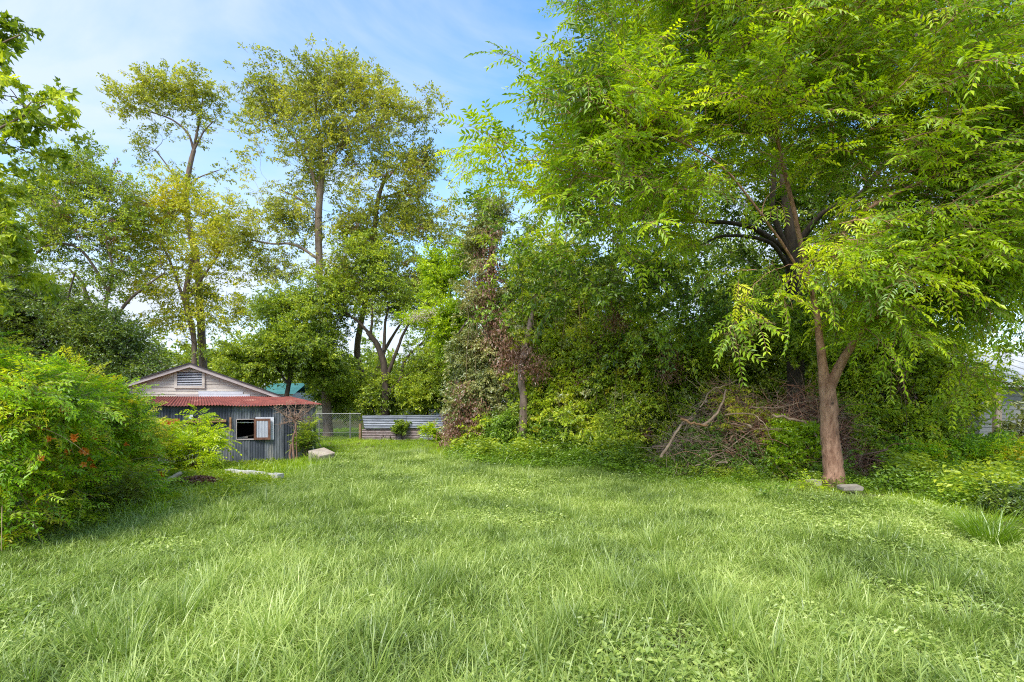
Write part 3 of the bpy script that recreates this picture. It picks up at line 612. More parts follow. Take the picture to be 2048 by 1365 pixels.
part('switch_box', lambda g: box(g, (u_at(379), -.10, z_at(400, 839) + .012), (u_at(387), -.035, z_at(400, 830)), 0, SH), M['white'])
part('door_batten', lambda g: box(g, (u_at(459), -.055, z_at(460, 860)), (u_at(463), -.034, z_at(460, 835)), 0, SH), M['wood'])
part('rust_panel', lambda g: corr(g, u_at(320), u_at(360), z_at(340, 862), z_at(340, 838), -.06), M['rustPanel'])
part('foundation_sill', lambda g: box(g, (uL, -.02, -.2), (uR, .04, -.05), 0, SH), M['greywood'])
# lean-to roof: trapezoid corrugated sheets
RU0, RU1 = u_at(225, -.15), u_at(646, -.15); TU1 = 1.42; TV = 2.19; EV = -.17
def roofpt(t, s):      # t along eave 0..1, s up slope 0..1
    ue = RU0 + (RU1 - RU0) * t; ut = RU0 + (TU1 - RU0) * t; bow = -.035 * math.sin(PI * np.clip(t, 0, 1)) + .012 * math.sin(t * 17)
    return (ue * (1 - s) + ut * s, EV * (1 - s) + TV * s, (1.675 + bow) * (1 - s) + 1.90 * s)
ns = 8
for k in range(ns):
    def rb(g):
        n = 64; ts = np.linspace(k / ns - (.004 if k else 0), (k + 1) / ns, n); V = []
        for side in (0, 1):
            for s in (0, .25, .5, .75, 1):
                for t in ts:
                    q = roofpt(t, s); V.append((q[0], q[1], q[2] + .011 * math.sin(t * 2 * PI * (RU1 - RU0) / .072) - side * .003 + .004 * (k % 2) + .004 * math.sin(3 * s + k)))
        Q = []
        for side in (0, 1):
            for r in range(4):
                for i in range(n - 1):
                    a_ = (side * 5 + r) * n + i; Q.append([a_, a_ + 1, a_ + n + 1, a_ + n] if side == 0 else [a_, a_ + n, a_ + n + 1, a_ + 1])
        for i in range(n - 1): Q.append([i, 5 * n + i, 5 * n + i + 1, i + 1])
        g.add(SH(V), Q, None, 0, RNG.random())
    part('roof_sheet', rb, M['roofRust'])
# gable behind
GP, GR, GL = -1.375, 1.30, -4.05; ZP, ZE = 2.86, 1.83
def gz(u): return ZP - (ZP - ZE) * abs(u - GP) / (GR - GP)
zc = 1.86; k = 0
while zc < ZP - .05:
    z1 = min(zc + .105, ZP - .02)
    hw0 = (GR - GP) * (ZP - zc) / (ZP - ZE); hw1 = (GR - GP) * (ZP - z1) / (ZP - ZE)
    def sb(g):
        y0, y1 = TV + .02, TV + .045
        V = [(GP - hw0, y0 - .012, zc), (GP + hw0, y0 - .012, zc), (GP + hw1, y0 + .004, z1), (GP - hw1, y0 + .004, z1), (GP - hw0, y1, zc), (GP + hw0, y1, zc), (GP + hw1, y1, z1), (GP - hw1, y1, z1)]
        g.add(SH(V), [[0, 1, 2, 3], [5, 4, 7, 6], [0, 4, 5, 1], [3, 2, 6, 7], [0, 3, 7, 4], [1, 5, 6, 2]], None, 0, RNG.random())
    part('siding_board', sb, M['sid']); zc += .102; k += 1
g0 = u_at(397, TV); 
for k in range(2): part('white_siding_board', lambda g: box(g, (g0, TV - .02, 1.885 + k * .088), (u_at(500 - k * 14, TV), TV + .004, 1.885 + k * .088 + .082), 0, SH), M['white'])
part('patch_board', lambda g: box(g, (u_at(352, TV), TV - .015, 1.89), (g0 - .01, TV + .004, 1.975), 0, SH), M['rake'])
va, vb, vc, vd = u_at(354.5, TV), u_at(404, TV), z_at(380, 772, TV), z_at(380, 745, TV)
def vent(g):
    f = .075
    box(g, (va - f, TV - .035, vc - f), (va, TV + .02, vd + f), 0, SH); box(g, (vb, TV - .035, vc - f), (vb + f, TV + .02, vd + f), 0, SH)
    box(g, (va, TV - .03, vc - f), (vb, TV + .02, vc), 0, SH); box(g, (va, TV - .03, vd), (vb, TV + .02, vd + f * .8), 0, SH)
gv = Geo(); vent(gv); vf = gv.obj('gable_vent', M['sid'], shed)
gg = Geo(); box(gg, (va, TV + .0, vc), (vb, TV + .015, vd), 0, SH); q = gg.obj('vent_back', M['black']); q.parent = vf
for k in range(8):
    gg = Geo(); zz = vc + (vd - vc) * (k + .3) / 8; box(gg, (va, TV - .025, zz), (vb, TV - .004, zz + .016), 0, lambda V: SH(np.stack([V[:, 0], V[:, 1], V[:, 2] + (TV - V[:, 1]) * -.25], -1))); q = gg.obj('slat', M['white']); q.parent = vf
part('gable_ornament', lambda g: tubes(g, SH([[GP - .03, TV - .03, ZP - .20], [GP - .03, TV + .03, ZP - .20]]), np.array([.035, .035]), 12, 0, cap=True), M['sid'])
def rake(g, s, dz0, dz1, v0, v1, ext=.16):
    u1 = GP + s * ((GR - GP) + ext); z1 = ZP - (ZP - ZE) * (1 + ext / (GR - GP))
    V = [(GP, v0, ZP + dz0), (u1, v0, z1 + dz0), (u1, v0, z1 + dz1), (GP, v0, ZP + dz1), (GP, v1, ZP + dz0), (u1, v1, z1 + dz0), (u1, v1, z1 + dz1), (GP, v1, ZP + dz1)]
    g.add(SH(V), [[0, 1, 2, 3], [5, 4, 7, 6], [0, 4, 5, 1], [3, 2, 6, 7], [0, 3, 7, 4], [1, 5, 6, 2]], None, 0)
for s in (1, -1):
    part('rake_board', lambda g: rake(g, s, -.09, .015, TV - .17, TV - .13), M['rake'])
    part('main_roof', lambda g: rake(g, s, .018, .05, TV - .20, 5.2), M['shingle'])
part('gable_wall', lambda g: g.add(SH([(GL, 2.3, 0), (GR, 2.3, 0), (GR, 2.3, ZE - .05), (GP, 2.3, ZP - .05), (GL, 2.3, ZE - .05), (GL, 4.4, 0), (GR, 4.4, 0), (GR, 4.4, ZE - .05), (GP, 4.4, ZP - .05), (GL, 4.4, ZE - .05)]),
     [[1, 6, 7, 2], [0, 4, 9, 5]], [[0, 1, 2], [0, 2, 4], [2, 3, 4], [5, 7, 6], [5, 9, 7], [7, 9, 8]], 0), M['sid'])

# ================================================================== FENCES, FAR BUILDINGS
M['silver'] = surf_mat('silver_tin', (.14, .155, .19), (.27, .295, .34), 3, .5, .45, stretch=(.5, 1, 3), c3=(.16, .18, .22), s3=1.6, t3=.6, bump=.1)
M['silverRust'] = surf_mat('rusty_tin', (.16, .11, .10), (.32, .27, .27), 6, .7, .2, stretch=(1, 1, 3), bump=.2)
def hcorr(g, px0, px1, z0, z1, D, tilt=0.0, amp=.014, pitch=.072, dl=0.0):
    n = int((z1 - z0) / pitch * 6); zz = np.linspace(0, 1, n); x0 = (px0 - 1024) / F * D; x1 = (px1 - 1024) / F * D; V = []
    for side in (0, 1):
        for e, x in ((0, x0), (1, x1)):
            for t in zz:
                z = z0 + (z1 - z0) * t; V.append((x + (dl * (1 - t) if e == 0 else 0), D - amp * math.sin(2 * PI * (z1 - z0) * t / pitch) + side * .003, z + (tilt if e else 0)))
    Q = []
    for i in range(n - 1): Q.append([i, n + i, n + i + 1, i + 1]); Q.append([2 * n + i, 2 * n + i + 1, 3 * n + i + 1, 3 * n + i])
    Q += [[0, 2 * n, 3 * n, n], [n - 1, 2 * n - 1, 4 * n - 1, 3 * n - 1]]
    g.add(V, Q, None)
FD = 24.0; zt = lambda py, D=FD: CAMH - (py - HORIZ) / F * D
tf = thing('tin_fence', (*P(722, 886, FD)[:2], 0), 'fence of horizontal silver corrugated tin sheets behind the lawn', 'fence')
def tp(name, f, mat, root=tf, smooth=False): g = Geo(); f(g); return g.obj(name, mat, root, smooth)
tp('tin_sheet', lambda g: hcorr(g, 724, 812, zt(857.5), zt(831.5), FD - .05, .01, dl=.12), M['silver'])
tp('tin_sheet', lambda g: hcorr(g, 806, 886, zt(857), zt(830.5), FD - .02, .01), M['silver'])
tp('tin_sheet', lambda g: hcorr(g, 883, 912, zt(858), zt(829.5), FD, .01), M['silverRust'])
tp('tin_sheet', lambda g: hcorr(g, 724, 792, zt(888), zt(858), FD + .02), M['silverRust'])
tp('tin_sheet', lambda g: hcorr(g, 789, 846, zt(888), zt(857), FD + .05), M['silverRust'])
tp('tin_sheet', lambda g: hcorr(g, 840, 905, zt(880), zt(855), FD + .02), M['silver'])
for px in (719, 812, 884):
    x = (px - 1024) / F * FD; tp('fence_post', lambda g: tubes(g, [[x, FD + .12, -.1], [x, FD + .12, 1.05 if px > 720 else .75]], np.array([.07, .06]), 8, cap=True), M['wood' if px == 719 else 'greywood'])
M['wire'] = surf_mat('galvanised_wire', (.18, .185, .18), (.30, .31, .30), 10, .5, .5, bump=0)
cf = thing('chain_link_fence', (*P(680, 880, FD)[:2], 0), 'waist high chain link fence between shed and tin fence', 'fence')
x0, x1 = (560 - 1024) / F * FD, (722 - 1024) / F * FD; zz0, zz1 = .05, zt(828)
tp('top_rail', lambda g: tubes(g, [[x0, FD, zz1], [x1, FD, zz1]], np.array([.02, .02]), 8), M['wire'], cf, True)
tp('tension_wire', lambda g: tubes(g, [[x0, FD - .01, zt(866)], [x1, FD - .01, zt(865)]], np.array([.008, .008]), 4), M['wire'], cf)
for px in (570, 638, 700): tp('fence_post', lambda g: tubes(g, [[(px - 1024) / F * FD, FD + .03, -.1], [(px - 1024) / F * FD, FD + .03, zz1 + .04]], np.array([.03, .03]), 8, cap=True), M['wire'], cf, True)
def chain(g):
    H = zz1 - zz0; A = []
    for s in (1, -1):
        for c in np.arange(x0 - H, x1 + H, .085):
            xa, xb = (c, c + s * H); za, zb = zz0, zz1
            if xa < x0 or xa > x1 or xb < x0 or xb > x1:
                lo, hi = 0, 1; t = [(x - xa) / (xb - xa) for x in (x0, x1)]; lo, hi = max(0, min(t)), min(1, max(t))
                if hi <= lo: continue
                xa, xb, za, zb = xa + (xb - xa) * lo, xa + (xb - xa) * hi, zz0 + H * lo, zz0 + H * hi
            A.append([[xa, FD + .004 * s, za], [xb, FD + .004 * s, zb]])
    A = np.array(A); tubes(g, A, np.full(A.shape[:2], .0028), 3)
tp('chain_mesh', chain, M['wire'], cf)

# right hand house behind the trees
M['siding'] = surf_mat('grey_beige_siding', (.22, .22, .205), (.33, .325, .305), 3, .7, stretch=(.5, .5, 4), bump=.05)
M['metalRoof'] = surf_mat('pale_metal_roof', (.34, .35, .36), (.50, .51, .52), 2, .85, .0, bump=.05)
hb = thing('neighbour_house', (17.5, 19, 0), 'low grey sided house with a pale metal roof behind the right thicket', 'house')
HX0, HX1, HY0, HY1 = 15.8, 23.0, 18.6, 25.0
for k in range(15):
    z = .12 + k * .15; tp('siding_board', lambda g: g.add([(HX0, HY0 - .02, z), (HX1, HY0 - .02, z), (HX1, HY0, z + .15), (HX0, HY0, z + .15), (HX0, HY0 + .02, z), (HX1, HY0 + .02, z), (HX1, HY0 + .02, z + .15), (HX0, HY0 + .02, z + .15)],
       [[0, 1, 2, 3], [5, 4, 7, 6], [0, 4, 5, 1], [3, 2, 6, 7]], None), M['siding'], hb)
tp('wall', lambda g: box(g, (HX0 + .01, HY0 + .03, 0), (HX1, HY1, 2.36)), M['siding'], hb)
tp('roof', lambda g: g.add([(HX0 - .5, HY0 - .5, 2.35), (HX1 + .5, HY0 - .5, 2.35), (HX1 + .5, 21.8, 3.7), (HX0 - .5, 21.8, 3.7), (HX0 - .5, HY1 + .5, 2.35), (HX1 + .5, HY1 + .5, 2.35)], [[0, 1, 2, 3], [3, 2, 5, 4]], None), M['metalRoof'], hb)
tp('fascia', lambda g: box(g, (HX0 - .5, HY0 - .53, 2.22), (HX1 + .5, HY0 - .5, 2.36)), M['white'], hb)
for k in range(12): tp('roof_seam', lambda g: tubes(g, [[HX0 - .4 + k * .7, HY0 - .5, 2.37], [HX0 - .4 + k * .7, 21.8, 3.72]], np.array([.02, .02]), 4), M['metalRoof'], hb)
tp('porch_post', lambda g: box(g, P(1993, 892, 16.5) - [0, 0, .15], P(2004, 785, 16.5) + [0, .16, .2]), M['barkPale'], hb)
M['teal'] = surf_mat('teal_roof_tin', (.04, .17, .14), (.09, .26, .22), 2, .6, .1, bump=.05)
th = thing('teal_roofed_house', (-15.5, 38, 0), 'distant house with a teal roof glimpsed past the shed gable', 'house')
c = P(560, 775, 38)
tp('wall', lambda g: box(g, (c[0] - 1.3, 38, 0), (c[0] + .9, 42, 2.3)), M['white'], th)
tp('roof', lambda g: g.add([(c[0] - 1.5, 37.7, 2.2), (c[0] + 1.1, 37.7, 2.2), (c[0] + 1.1, 40, 3.0), (c[0] - 1.5, 40, 3.0), (c[0] - 1.5, 42.3, 2.2), (c[0] + 1.1, 42.3, 2.2)], [[0, 1, 2, 3], [3, 2, 5, 4]], None), M['teal'], th)
wh = thing('white_house', (-6, 44, 0), 'distant white house glimpsed through the trees behind the tin fence', 'house')
tp('wall', lambda g: box(g, (-11.5, 44, 0), (-1.5, 50, 3.1)), M['white'], wh)
tp('roof', lambda g: g.add([(-11.8, 43.6, 3.0), (-1.2, 43.6, 3.0), (-1.2, 47, 4.6), (-11.8, 47, 4.6), (-11.8, 50.4, 3.0), (-1.2, 50.4, 3.0)], [[0, 1, 2, 3], [3, 2, 5, 4]], None), M['shingle'], wh)
for wx in (-9.8, -6.3, -3.4): tp('window', lambda g: box(g, (wx - .45, 43.96, 1.1), (wx + .45, 44.02, 2.3)), M['black'], wh)

# ================================================================== TREES
# slender tree in front at the right, with compound leaves
tree('slender_tree', 'slender tree with a tan trunk forking low, in front of the brush pile', 'tree', P(1665, 975, 11.3),
  [[(1665, 980, 11.3, .33), (1665, 962, 11.3, .27), (1664, 930, 11.3, .235), (1661, 870, 11.3, .215), (1656, 810, 11.3, .20), (1654, 762, 11.3, .18)],
   [(1652, 790, 11.3, .19), (1642, 700, 11.2, .12), (1628, 600, 11, .085), (1600, 470, 10.7, .07), (1560, 300, 10.4, .05), (1520, 120, 10, .035)],
   [(1655, 785, 11.3, .17), (1690, 712, 11.1, .12), (1740, 640, 10.7, .08), (1800, 520, 10.2, .065), (1860, 370, 9.8, .045), (1890, 180, 9.6, .03)],
   [(1628, 600, 11, .05), (1560, 480, 10.2, .035), (1440, 330, 9.4, .022), (1260, 250, 9, .014), (1100, 250, 9, .008)],
   [(1625, 580, 11, .06), (1700, 450, 10, .05), (1850, 360, 9.3, .035), (2010, 290, 9, .02)],
   [(1740, 640, 10.7, .05), (1850, 600, 10.3, .035), (1960, 560, 10, .02)]],
  [((1560, 160, 10.2), (3.4, 2.4, 2.2), .62), ((1010, 247, 9.4), (.32, .2, .08), 8), ((990, 335, 9.4), (.5, .2, .1), 6), ((1280, 270, 9.4), (1.7, 1.3, 1.6), 1.3), ((1930, 300, 9.8), (2.3, 1.8, 2.4)), ((1790, 540, 10.2), (2.2, 1.4, 1.2), .9),
   ((1500, -40, 10.3), (3.2, 2.2, 1.8), .7), ((1960, 570, 10.6), (1.6, 1.3, .9), .8), ((1480, 560, 10.8), (1.6, 1.0, .9), .8), ((1640, 560, 10), (1.4, .8, .8), .9), ((1390, 440, 10.6), (1.5, .9, .7), .9), ((1540, 380, 10.6), (1.0, .8, .6), .5), ((2000, 660, 11), (.9, .8, .5), .9), ((1985, 745, 11.4), (.7, .5, .28), 1.6), ((1180, 390, 9.6), (.9, .8, .7)), ((1700, 660, 11), (1.2, .9, .6), 1.4)],
  560, .58, 5, 84, .108, .36, 'leafA', 'barkPink', pinnate=6, droop=.45, gap=.30, gf=.8, rk=.008, maxr=.04, mixin=[('leafB', .22, 1.0), ('leafA2', .16, 1.1)])
# big tree behind it
tree('broad_tree', 'broad dark limbed tree filling the upper right behind the slender tree', 'tree', P(1588, 920, 15.5) * [1, 1, 0],
  [[(1588, 932, 15.5, .34), (1592, 780, 15.3, .28), (1590, 640, 15.2, .25), (1588, 530, 15, .22), (1580, 430, 15, .18), (1560, 300, 15, .13), (1530, 120, 15, .09), (1510, -60, 15, .05)],
   [(1585, 520, 15, .13), (1545, 430, 14.8, .11), (1545, 330, 14.6, .10), (1530, 235, 14.5, .08), (1490, 100, 14.4, .05)],
   [(1583, 512, 15, .12), (1530, 470, 14.6, .10), (1480, 450, 14.3, .09), (1370, 441, 13.8, .075), (1290, 436, 13.4, .06), (1200, 395, 13.2, .04), (1110, 350, 13, .02)],
   [(1583, 545, 15, .10), (1540, 487, 14.5, .08), (1450, 473, 14, .05), (1390, 500, 13.8, .03)],
   [(1588, 500, 15, .15), (1640, 432, 14.5, .13), (1700, 400, 14, .12), (1735, 372, 13.8, .10), (1785, 285, 13.5, .075), (1802, 180, 13.3, .06), (1850, 10, 13, .04)],
   [(1735, 372, 13.8, .09), (1722, 320, 13.7, .07), (1720, 270, 13.6, .05)],
   [(1735, 380, 13.8, .09), (1830, 370, 13.4, .075), (1900, 350, 13, .06), (2000, 265, 12.6, .04), (2070, 240, 12.4, .03)]],
  [((1235, 130, 14.6), (1.6, 1.8, 3.0)), ((1170, 430, 14.4), (1.9, 1.6, 1.5)), ((1480, 80, 16.6), (3.5, 2.6, 3.6)), ((1360, 600, 15.2), (2.4, 1.5, 1.6)),
   ((1800, 60, 16.3), (3.6, 2.6, 3.4)), ((2000, 350, 15), (2.2, 2.4, 3.2)), ((1650, 420, 17), (3.0, 2, 2.4)), ((1080, 80, 14), (.8, .7, .9), 1.0), ((1090, 560, 15.5), (1.3, 1.4, 1.6)), ((1540, 400, 17.4), (3.2, 1.6, 2.4)), ((1750, 620, 17), (2.8, 1.6, 1.8)), ((1300, 380, 15.5), (1.8, 1.6, 1.8)), ((1290, 530, 14.4), (1.7, 1.0, 1.1)), ((1440, 600, 14.2), (1.2, .8, .7))],
  720, .62, 5, 44, .13, .5, 'leafB', 'barkDark', droop=.45, gap=.2, gf=.75, rk=.009, maxr=.06, mixin=[('leafMid', .4, .6), ('leafThicket', .25, .8)])
# drooping bright fronds on the outer edge of the slender tree
# tall pecan like trees at the back
tree('tall_tree', 'tall thin tree with high open crown standing behind the shed gable', 'tree', P(405, 865, 30) * [1, 1, 0],
  [[(408, 868, 30, .36), (406, 740, 30, .27), (400, 620, 30, .24), (396, 540, 30, .22), (372, 420, 30, .18), (378, 345, 30, .16), (388, 300, 30, .14)],
   [(388, 300, 30, .11), (394, 260, 30, .09), (402, 225, 30, .06), (405, 190, 30, .03)],
   [(387, 300, 30, .11), (375, 265, 30, .08), (340, 238, 30, .06), (290, 222, 30, .04), (262, 215, 30, .02)],
   [(388, 300, 30, .10), (408, 265, 30, .06), (425, 245, 30, .04)], [(373, 405, 30, .09), (345, 350, 30.3, .06), (310, 300, 30.5, .04)], [(378, 370, 30, .07), (400, 355, 30, .05), (440, 340, 30, .03)]],
  [((330, 190, 30), (2.3, 1.6, .95)), ((405, 195, 30), (1.4, 1.3, 1.1)), ((265, 215, 30), (1.3, 1, .7)), ((300, 305, 30.4), (.9, .9, .7)), ((365, 350, 30.2), (1.5, 1, .6), .5), ((425, 350, 30), (.8, .7, .5)), ((340, 220, 30), (3.4, 1.6, 1.9), .4), ((390, 400, 30), (2.6, 1.5, 2.2), .4)],
  190, .44, 5, 20, .14, .5, 'leafPecan', 'bark', group='tall trees at the back of the yard', droop=.2, gap=.40, gf=2.4, jit=.5, rk=.010, maxr=.06)
tree('leafy_tree', 'yellowing middle height tree around the lower stem of the tall thin tree', 'tree', P(378, 880, 27) * [1, 1, 0],
  [[(378, 875, 27, .2), (388, 700, 27, .15), (372, 600, 27, .16), (385, 520, 27, .12)], [(374, 620, 27, .12), (340, 520, 27, .08), (300, 440, 27, .05)], [(374, 600, 27, .1), (430, 520, 27, .07), (460, 470, 27, .04)]],
  [((330, 420, 27), (2.1, 1.7, 1.5)), ((420, 500, 27), (1.9, 1.6, 1.5)), ((360, 570, 27), (2.4, 1.8, 1.4)), ((280, 500, 27), (1.4, 1.4, 1.3)), ((460, 610, 27), (1.3, 1.2, 1.0), .7), ((360, 640, 27), (3.4, 1.8, 1.1), .4), ((350, 480, 27), (4.0, 2, 3.4), .4)],
  380, .46, 5, 20, .13, .5, 'leafYellow', 'bark', droop=.2, gap=.42, gf=2.3, jit=.5)
tree('spreading_tree', 'dark forked tree with reddish dead sprigs behind the vine heap', 'tree', P(200, 880, 25) * [1, 1, 0],
  [[(200, 876, 25, .34), (212, 740, 25, .26), (205, 655, 25, .22)], [(205, 660, 25, .16), (180, 605, 25, .13), (165, 565, 25, .10), (140, 540, 25, .06)],
   [(205, 655, 25, .17), (212, 600, 25, .13), (225, 540, 25, .09), (200, 440, 25, .05)], [(212, 665, 25, .14), (250, 610, 25, .1), (290, 575, 25, .07), (330, 545, 25, .04)], [(60, 520, 25, .05), (100, 490, 25, .07), (160, 500, 25, .09), (215, 580, 25, .1)]],
  [((150, 360, 25), (1.8, 1.6, 1.6)), ((110, 450, 25), (2.0, 1.8, 1.5)), ((210, 430, 25), (1.9, 1.7, 1.6)), ((280, 480, 25), (1.2, 1.2, 1.1)), ((230, 560, 25), (1.6, 1.2, .8), .6), ((40, 480, 25), (1.4, 1.4, 1.8)), ((150, 470, 25), (4.0, 2, 3.4), .4)],
  380, .46, 5, 22, .125, .5, 'leafMid', 'bark', mixin=[('leafDead', .03, None)], droop=.2, gap=.38, gf=2.2)
tree('tallest_tree', 'tallest tree, straight bare trunk right of the shed and wide yellow green top', 'tree', P(655, 876, 26) * [1, 1, 0],
  [[(657, 877, 26, .33), (650, 760, 26, .22), (646, 680, 26, .20), (640, 560, 26, .19), (636, 450, 26, .20), (640, 380, 26, .19), (645, 320, 26, .13)],
   [(640, 400, 26, .12), (618, 330, 26, .10), (590, 275, 26, .07), (560, 245, 26, .05), (520, 235, 26, .03)],
   [(645, 330, 26, .12), (640, 270, 26, .08), (632, 210, 26, .06), (640, 150, 26, .03)],
   [(642, 340, 26, .12), (675, 300, 26, .10), (700, 250, 26, .07), (745, 190, 26, .04)],
   [(680, 300, 26, .08), (740, 255, 26, .06), (790, 245, 26, .04), (840, 230, 26, .02)],
   [(638, 520, 26, .10), (590, 490, 26, .09), (545, 488, 26, .07), (500, 480, 26, .04)],
   [(640, 430, 26, .09), (600, 400, 26, .07), (560, 380, 26, .04)]],
  [((600, 185, 26), (2.3, 1.8, 1.25)), ((690, 180, 26), (2.0, 1.8, 1.25)), ((545, 215, 26), (1.5, 1.3, .9)), ((770, 215, 26), (1.3, 1.2, .8)), ((845, 215, 26), (.8, .7, .7), 1.6), ((800, 230, 26), (1.0, .8, .6), 1.3), ((640, 310, 26), (1.9, 1.6, 1.2)),
   ((580, 430, 26), (1.9, 1.6, 1.2)), ((510, 460, 26), (1.5, 1.3, 1.2)), ((660, 420, 26), (1.3, 1.4, 1.3)), ((560, 540, 26), (1.4, 1.3, 1.1), .8), ((500, 375, 26), (1.1, .8, .5), .6), ((640, 300, 26), (4.4, 2.0, 3.9), .35), ((560, 500, 26), (3.2, 1.8, 2.4), .35), ((700, 250, 26), (3.6, 2.0, 1.9), .35)],
  620, .44, 5, 20, .13, .5, 'leafPecan', 'barkWarm', group='tall trees at the back of the yard', droop=.2, gap=.42, gf=2.3, jit=.5)
tree('second_tall_tree', 'tall tree with leaning upper stem and brown dead sprigs right of the tallest tree', 'tree', P(735, 870, 27) * [1, 1, 0],
  [[(737, 872, 27, .30), (738, 800, 27, .24), (715, 715, 27, .2), (722, 640, 27, .17), (742, 540, 27, .16), (748, 460, 27, .15), (757, 395, 27, .13), (775, 345, 27, .09)],
   [(738, 790, 27, .16), (770, 700, 27, .12), (800, 650, 27, .08)], [(757, 400, 27, .08), (800, 385, 27, .06), (850, 375, 27, .03)], [(765, 370, 27, .07), (810, 315, 27, .05), (830, 290, 27, .03)]],
  [((790, 330, 27), (1.6, 1.2, .9)), ((840, 360, 27), (1.1, 1, .8)), ((800, 430, 27), (1.8, 1.5, 1.2)), ((740, 480, 27), (1.7, 1.5, 1.5)), ((860, 470, 27), (1.4, 1.4, 1.0)), ((710, 560, 27), (1.8, 1.6, 1.4)), ((830, 560, 27), (1.6, 1.4, 1.3)), ((800, 430, 27), (3.0, 2, 3.6), .4)],
  430, .44, 5, 20, .13, .5, 'leafPecan', 'bark', group='tall trees at the back of the yard', droop=.22, gap=.42, gf=2.3, jit=.5, mixin=[('leafDead', .04, None)])
tree('gnarled_tree', 'gnarled many stemmed tree standing right behind the tin fence', 'tree', P(768, 860, 25) * [1, 1, 0],
  [[(768, 872, 25, .28), (772, 790, 25, .22), (770, 735, 25, .20), (755, 690, 25, .16), (735, 665, 25, .12)],
   [(745, 675, 25, .12), (715, 640, 25, .09), (690, 620, 25, .07), (660, 570, 25, .04)], [(768, 700, 25, .13), (770, 650, 25, .09), (775, 590, 25, .06), (720, 560, 25, .03)],
   [(772, 760, 25, .14), (795, 700, 25, .11), (815, 655, 25, .08), (850, 600, 25, .04)], [(772, 790, 25, .13), (800, 760, 25, .1), (812, 720, 25, .08), (850, 680, 25, .05)], [(740, 680, 25, .1), (745, 620, 25, .07), (735, 570, 25, .04)]],
  [((700, 600, 25), (2.4, 1.5, 1.3)), ((620, 620, 25), (1.9, 1.5, 1.3)), ((800, 600, 25), (1.9, 1.5, 1.3)), ((740, 520, 25), (1.8, 1.4, 1.2)), ((860, 700, 24.6), (1.4, 1.2, 1.1)), ((600, 700, 25.5), (2.0, 1.5, 1.1)), ((690, 740, 26.5), (1.6, 1, .8), .6)],
  460, .46, 5, 24, .12, .5, 'leafMid', 'barkDark', droop=.25, gap=.34, gf=2.2)
tree('understory_tree', 'dense dark green small tree right of the shed roof', 'tree', P(560, 870, 24) * [1, 1, 0],
  [[(560, 880, 24, .15), (575, 780, 24, .12), (590, 700, 24, .08)], [(577, 770, 24, .08), (540, 720, 24, .05), (510, 690, 24, .03)]],
  [((590, 690, 24), (1.7, 1.3, 1.3)), ((510, 720, 24), (1.4, 1.2, .9)), ((640, 720, 24.6), (1.2, 1, 1.0)), ((560, 620, 24.4), (1.0, 1.0, .8))],
  230, .5, 7, 42, .11, .5, 'leafMid', 'barkDark', group='small trees along the back fence', droop=.25, gap=.2)
tree('understory_tree', 'dense green small tree behind the right half of the tin fence', 'tree', P(850, 870, 25) * [1, 1, 0],
  [[(850, 880, 25.6, .15), (855, 800, 25.6, .12), (860, 730, 25.6, .08)], [(856, 790, 25.6, .08), (820, 760, 25.6, .05), (800, 740, 25.6, .03)]],
  [((850, 770, 25.6), (2.0, 1.2, 1.1)), ((770, 790, 26), (1.6, 1.1, .8)), ((900, 740, 25), (1.3, 1.1, 1.4)), ((690, 800, 27), (1.4, 1, .7), .7)],
  280, .5, 7, 42, .11, .5, 'leafMid', 'barkDark', group='small trees along the back fence', droop=.25, gap=.22)
tree('lime_tree', 'bright lime green tree with a pale blossom spray above the tin fence', 'tree', P(905, 870, 21) * [1, 1, 0],
  [[(912, 885, 21, .16), (915, 780, 21, .13), (905, 700, 21, .10), (890, 620, 21, .06)], [(908, 720, 21, .07), (870, 670, 21, .04), (840, 650, 21, .025)], [(900, 660, 21, .05), (900, 580, 21, .04), (890, 530, 21, .02)]],
  [((880, 560, 21), (.75, .7, .8)), ((900, 640, 20.8), (.95, .8, .65)), ((850, 650, 20.8), (.8, .5, .35)), ((925, 520, 21.2), (.6, .6, .7)), ((915, 690, 20.8), (.9, .6, .4))],
  190, .38, 7, 34, .10, .55, 'leafLime', 'bark', droop=.25, gap=.3, gf=1.6)

b_ = [o for o in bpy.data.objects if o.name.startswith('lime_tree')][0]
g = Geo(); n = 420; c = P(845, 632, 19.9) + RNG.normal(size=(n, 3)) * [.34, .12, .10]; c[:, 2] += (c[:, 0] - c[:, 0].mean()) * .25
leaf_quads(g, c, RNG.normal(size=(n, 3)), RNG.normal(size=(n, 3)), .07, .04); q = g.obj('blossom', M['blossom'], b_); q['kind'] = 'stuff'
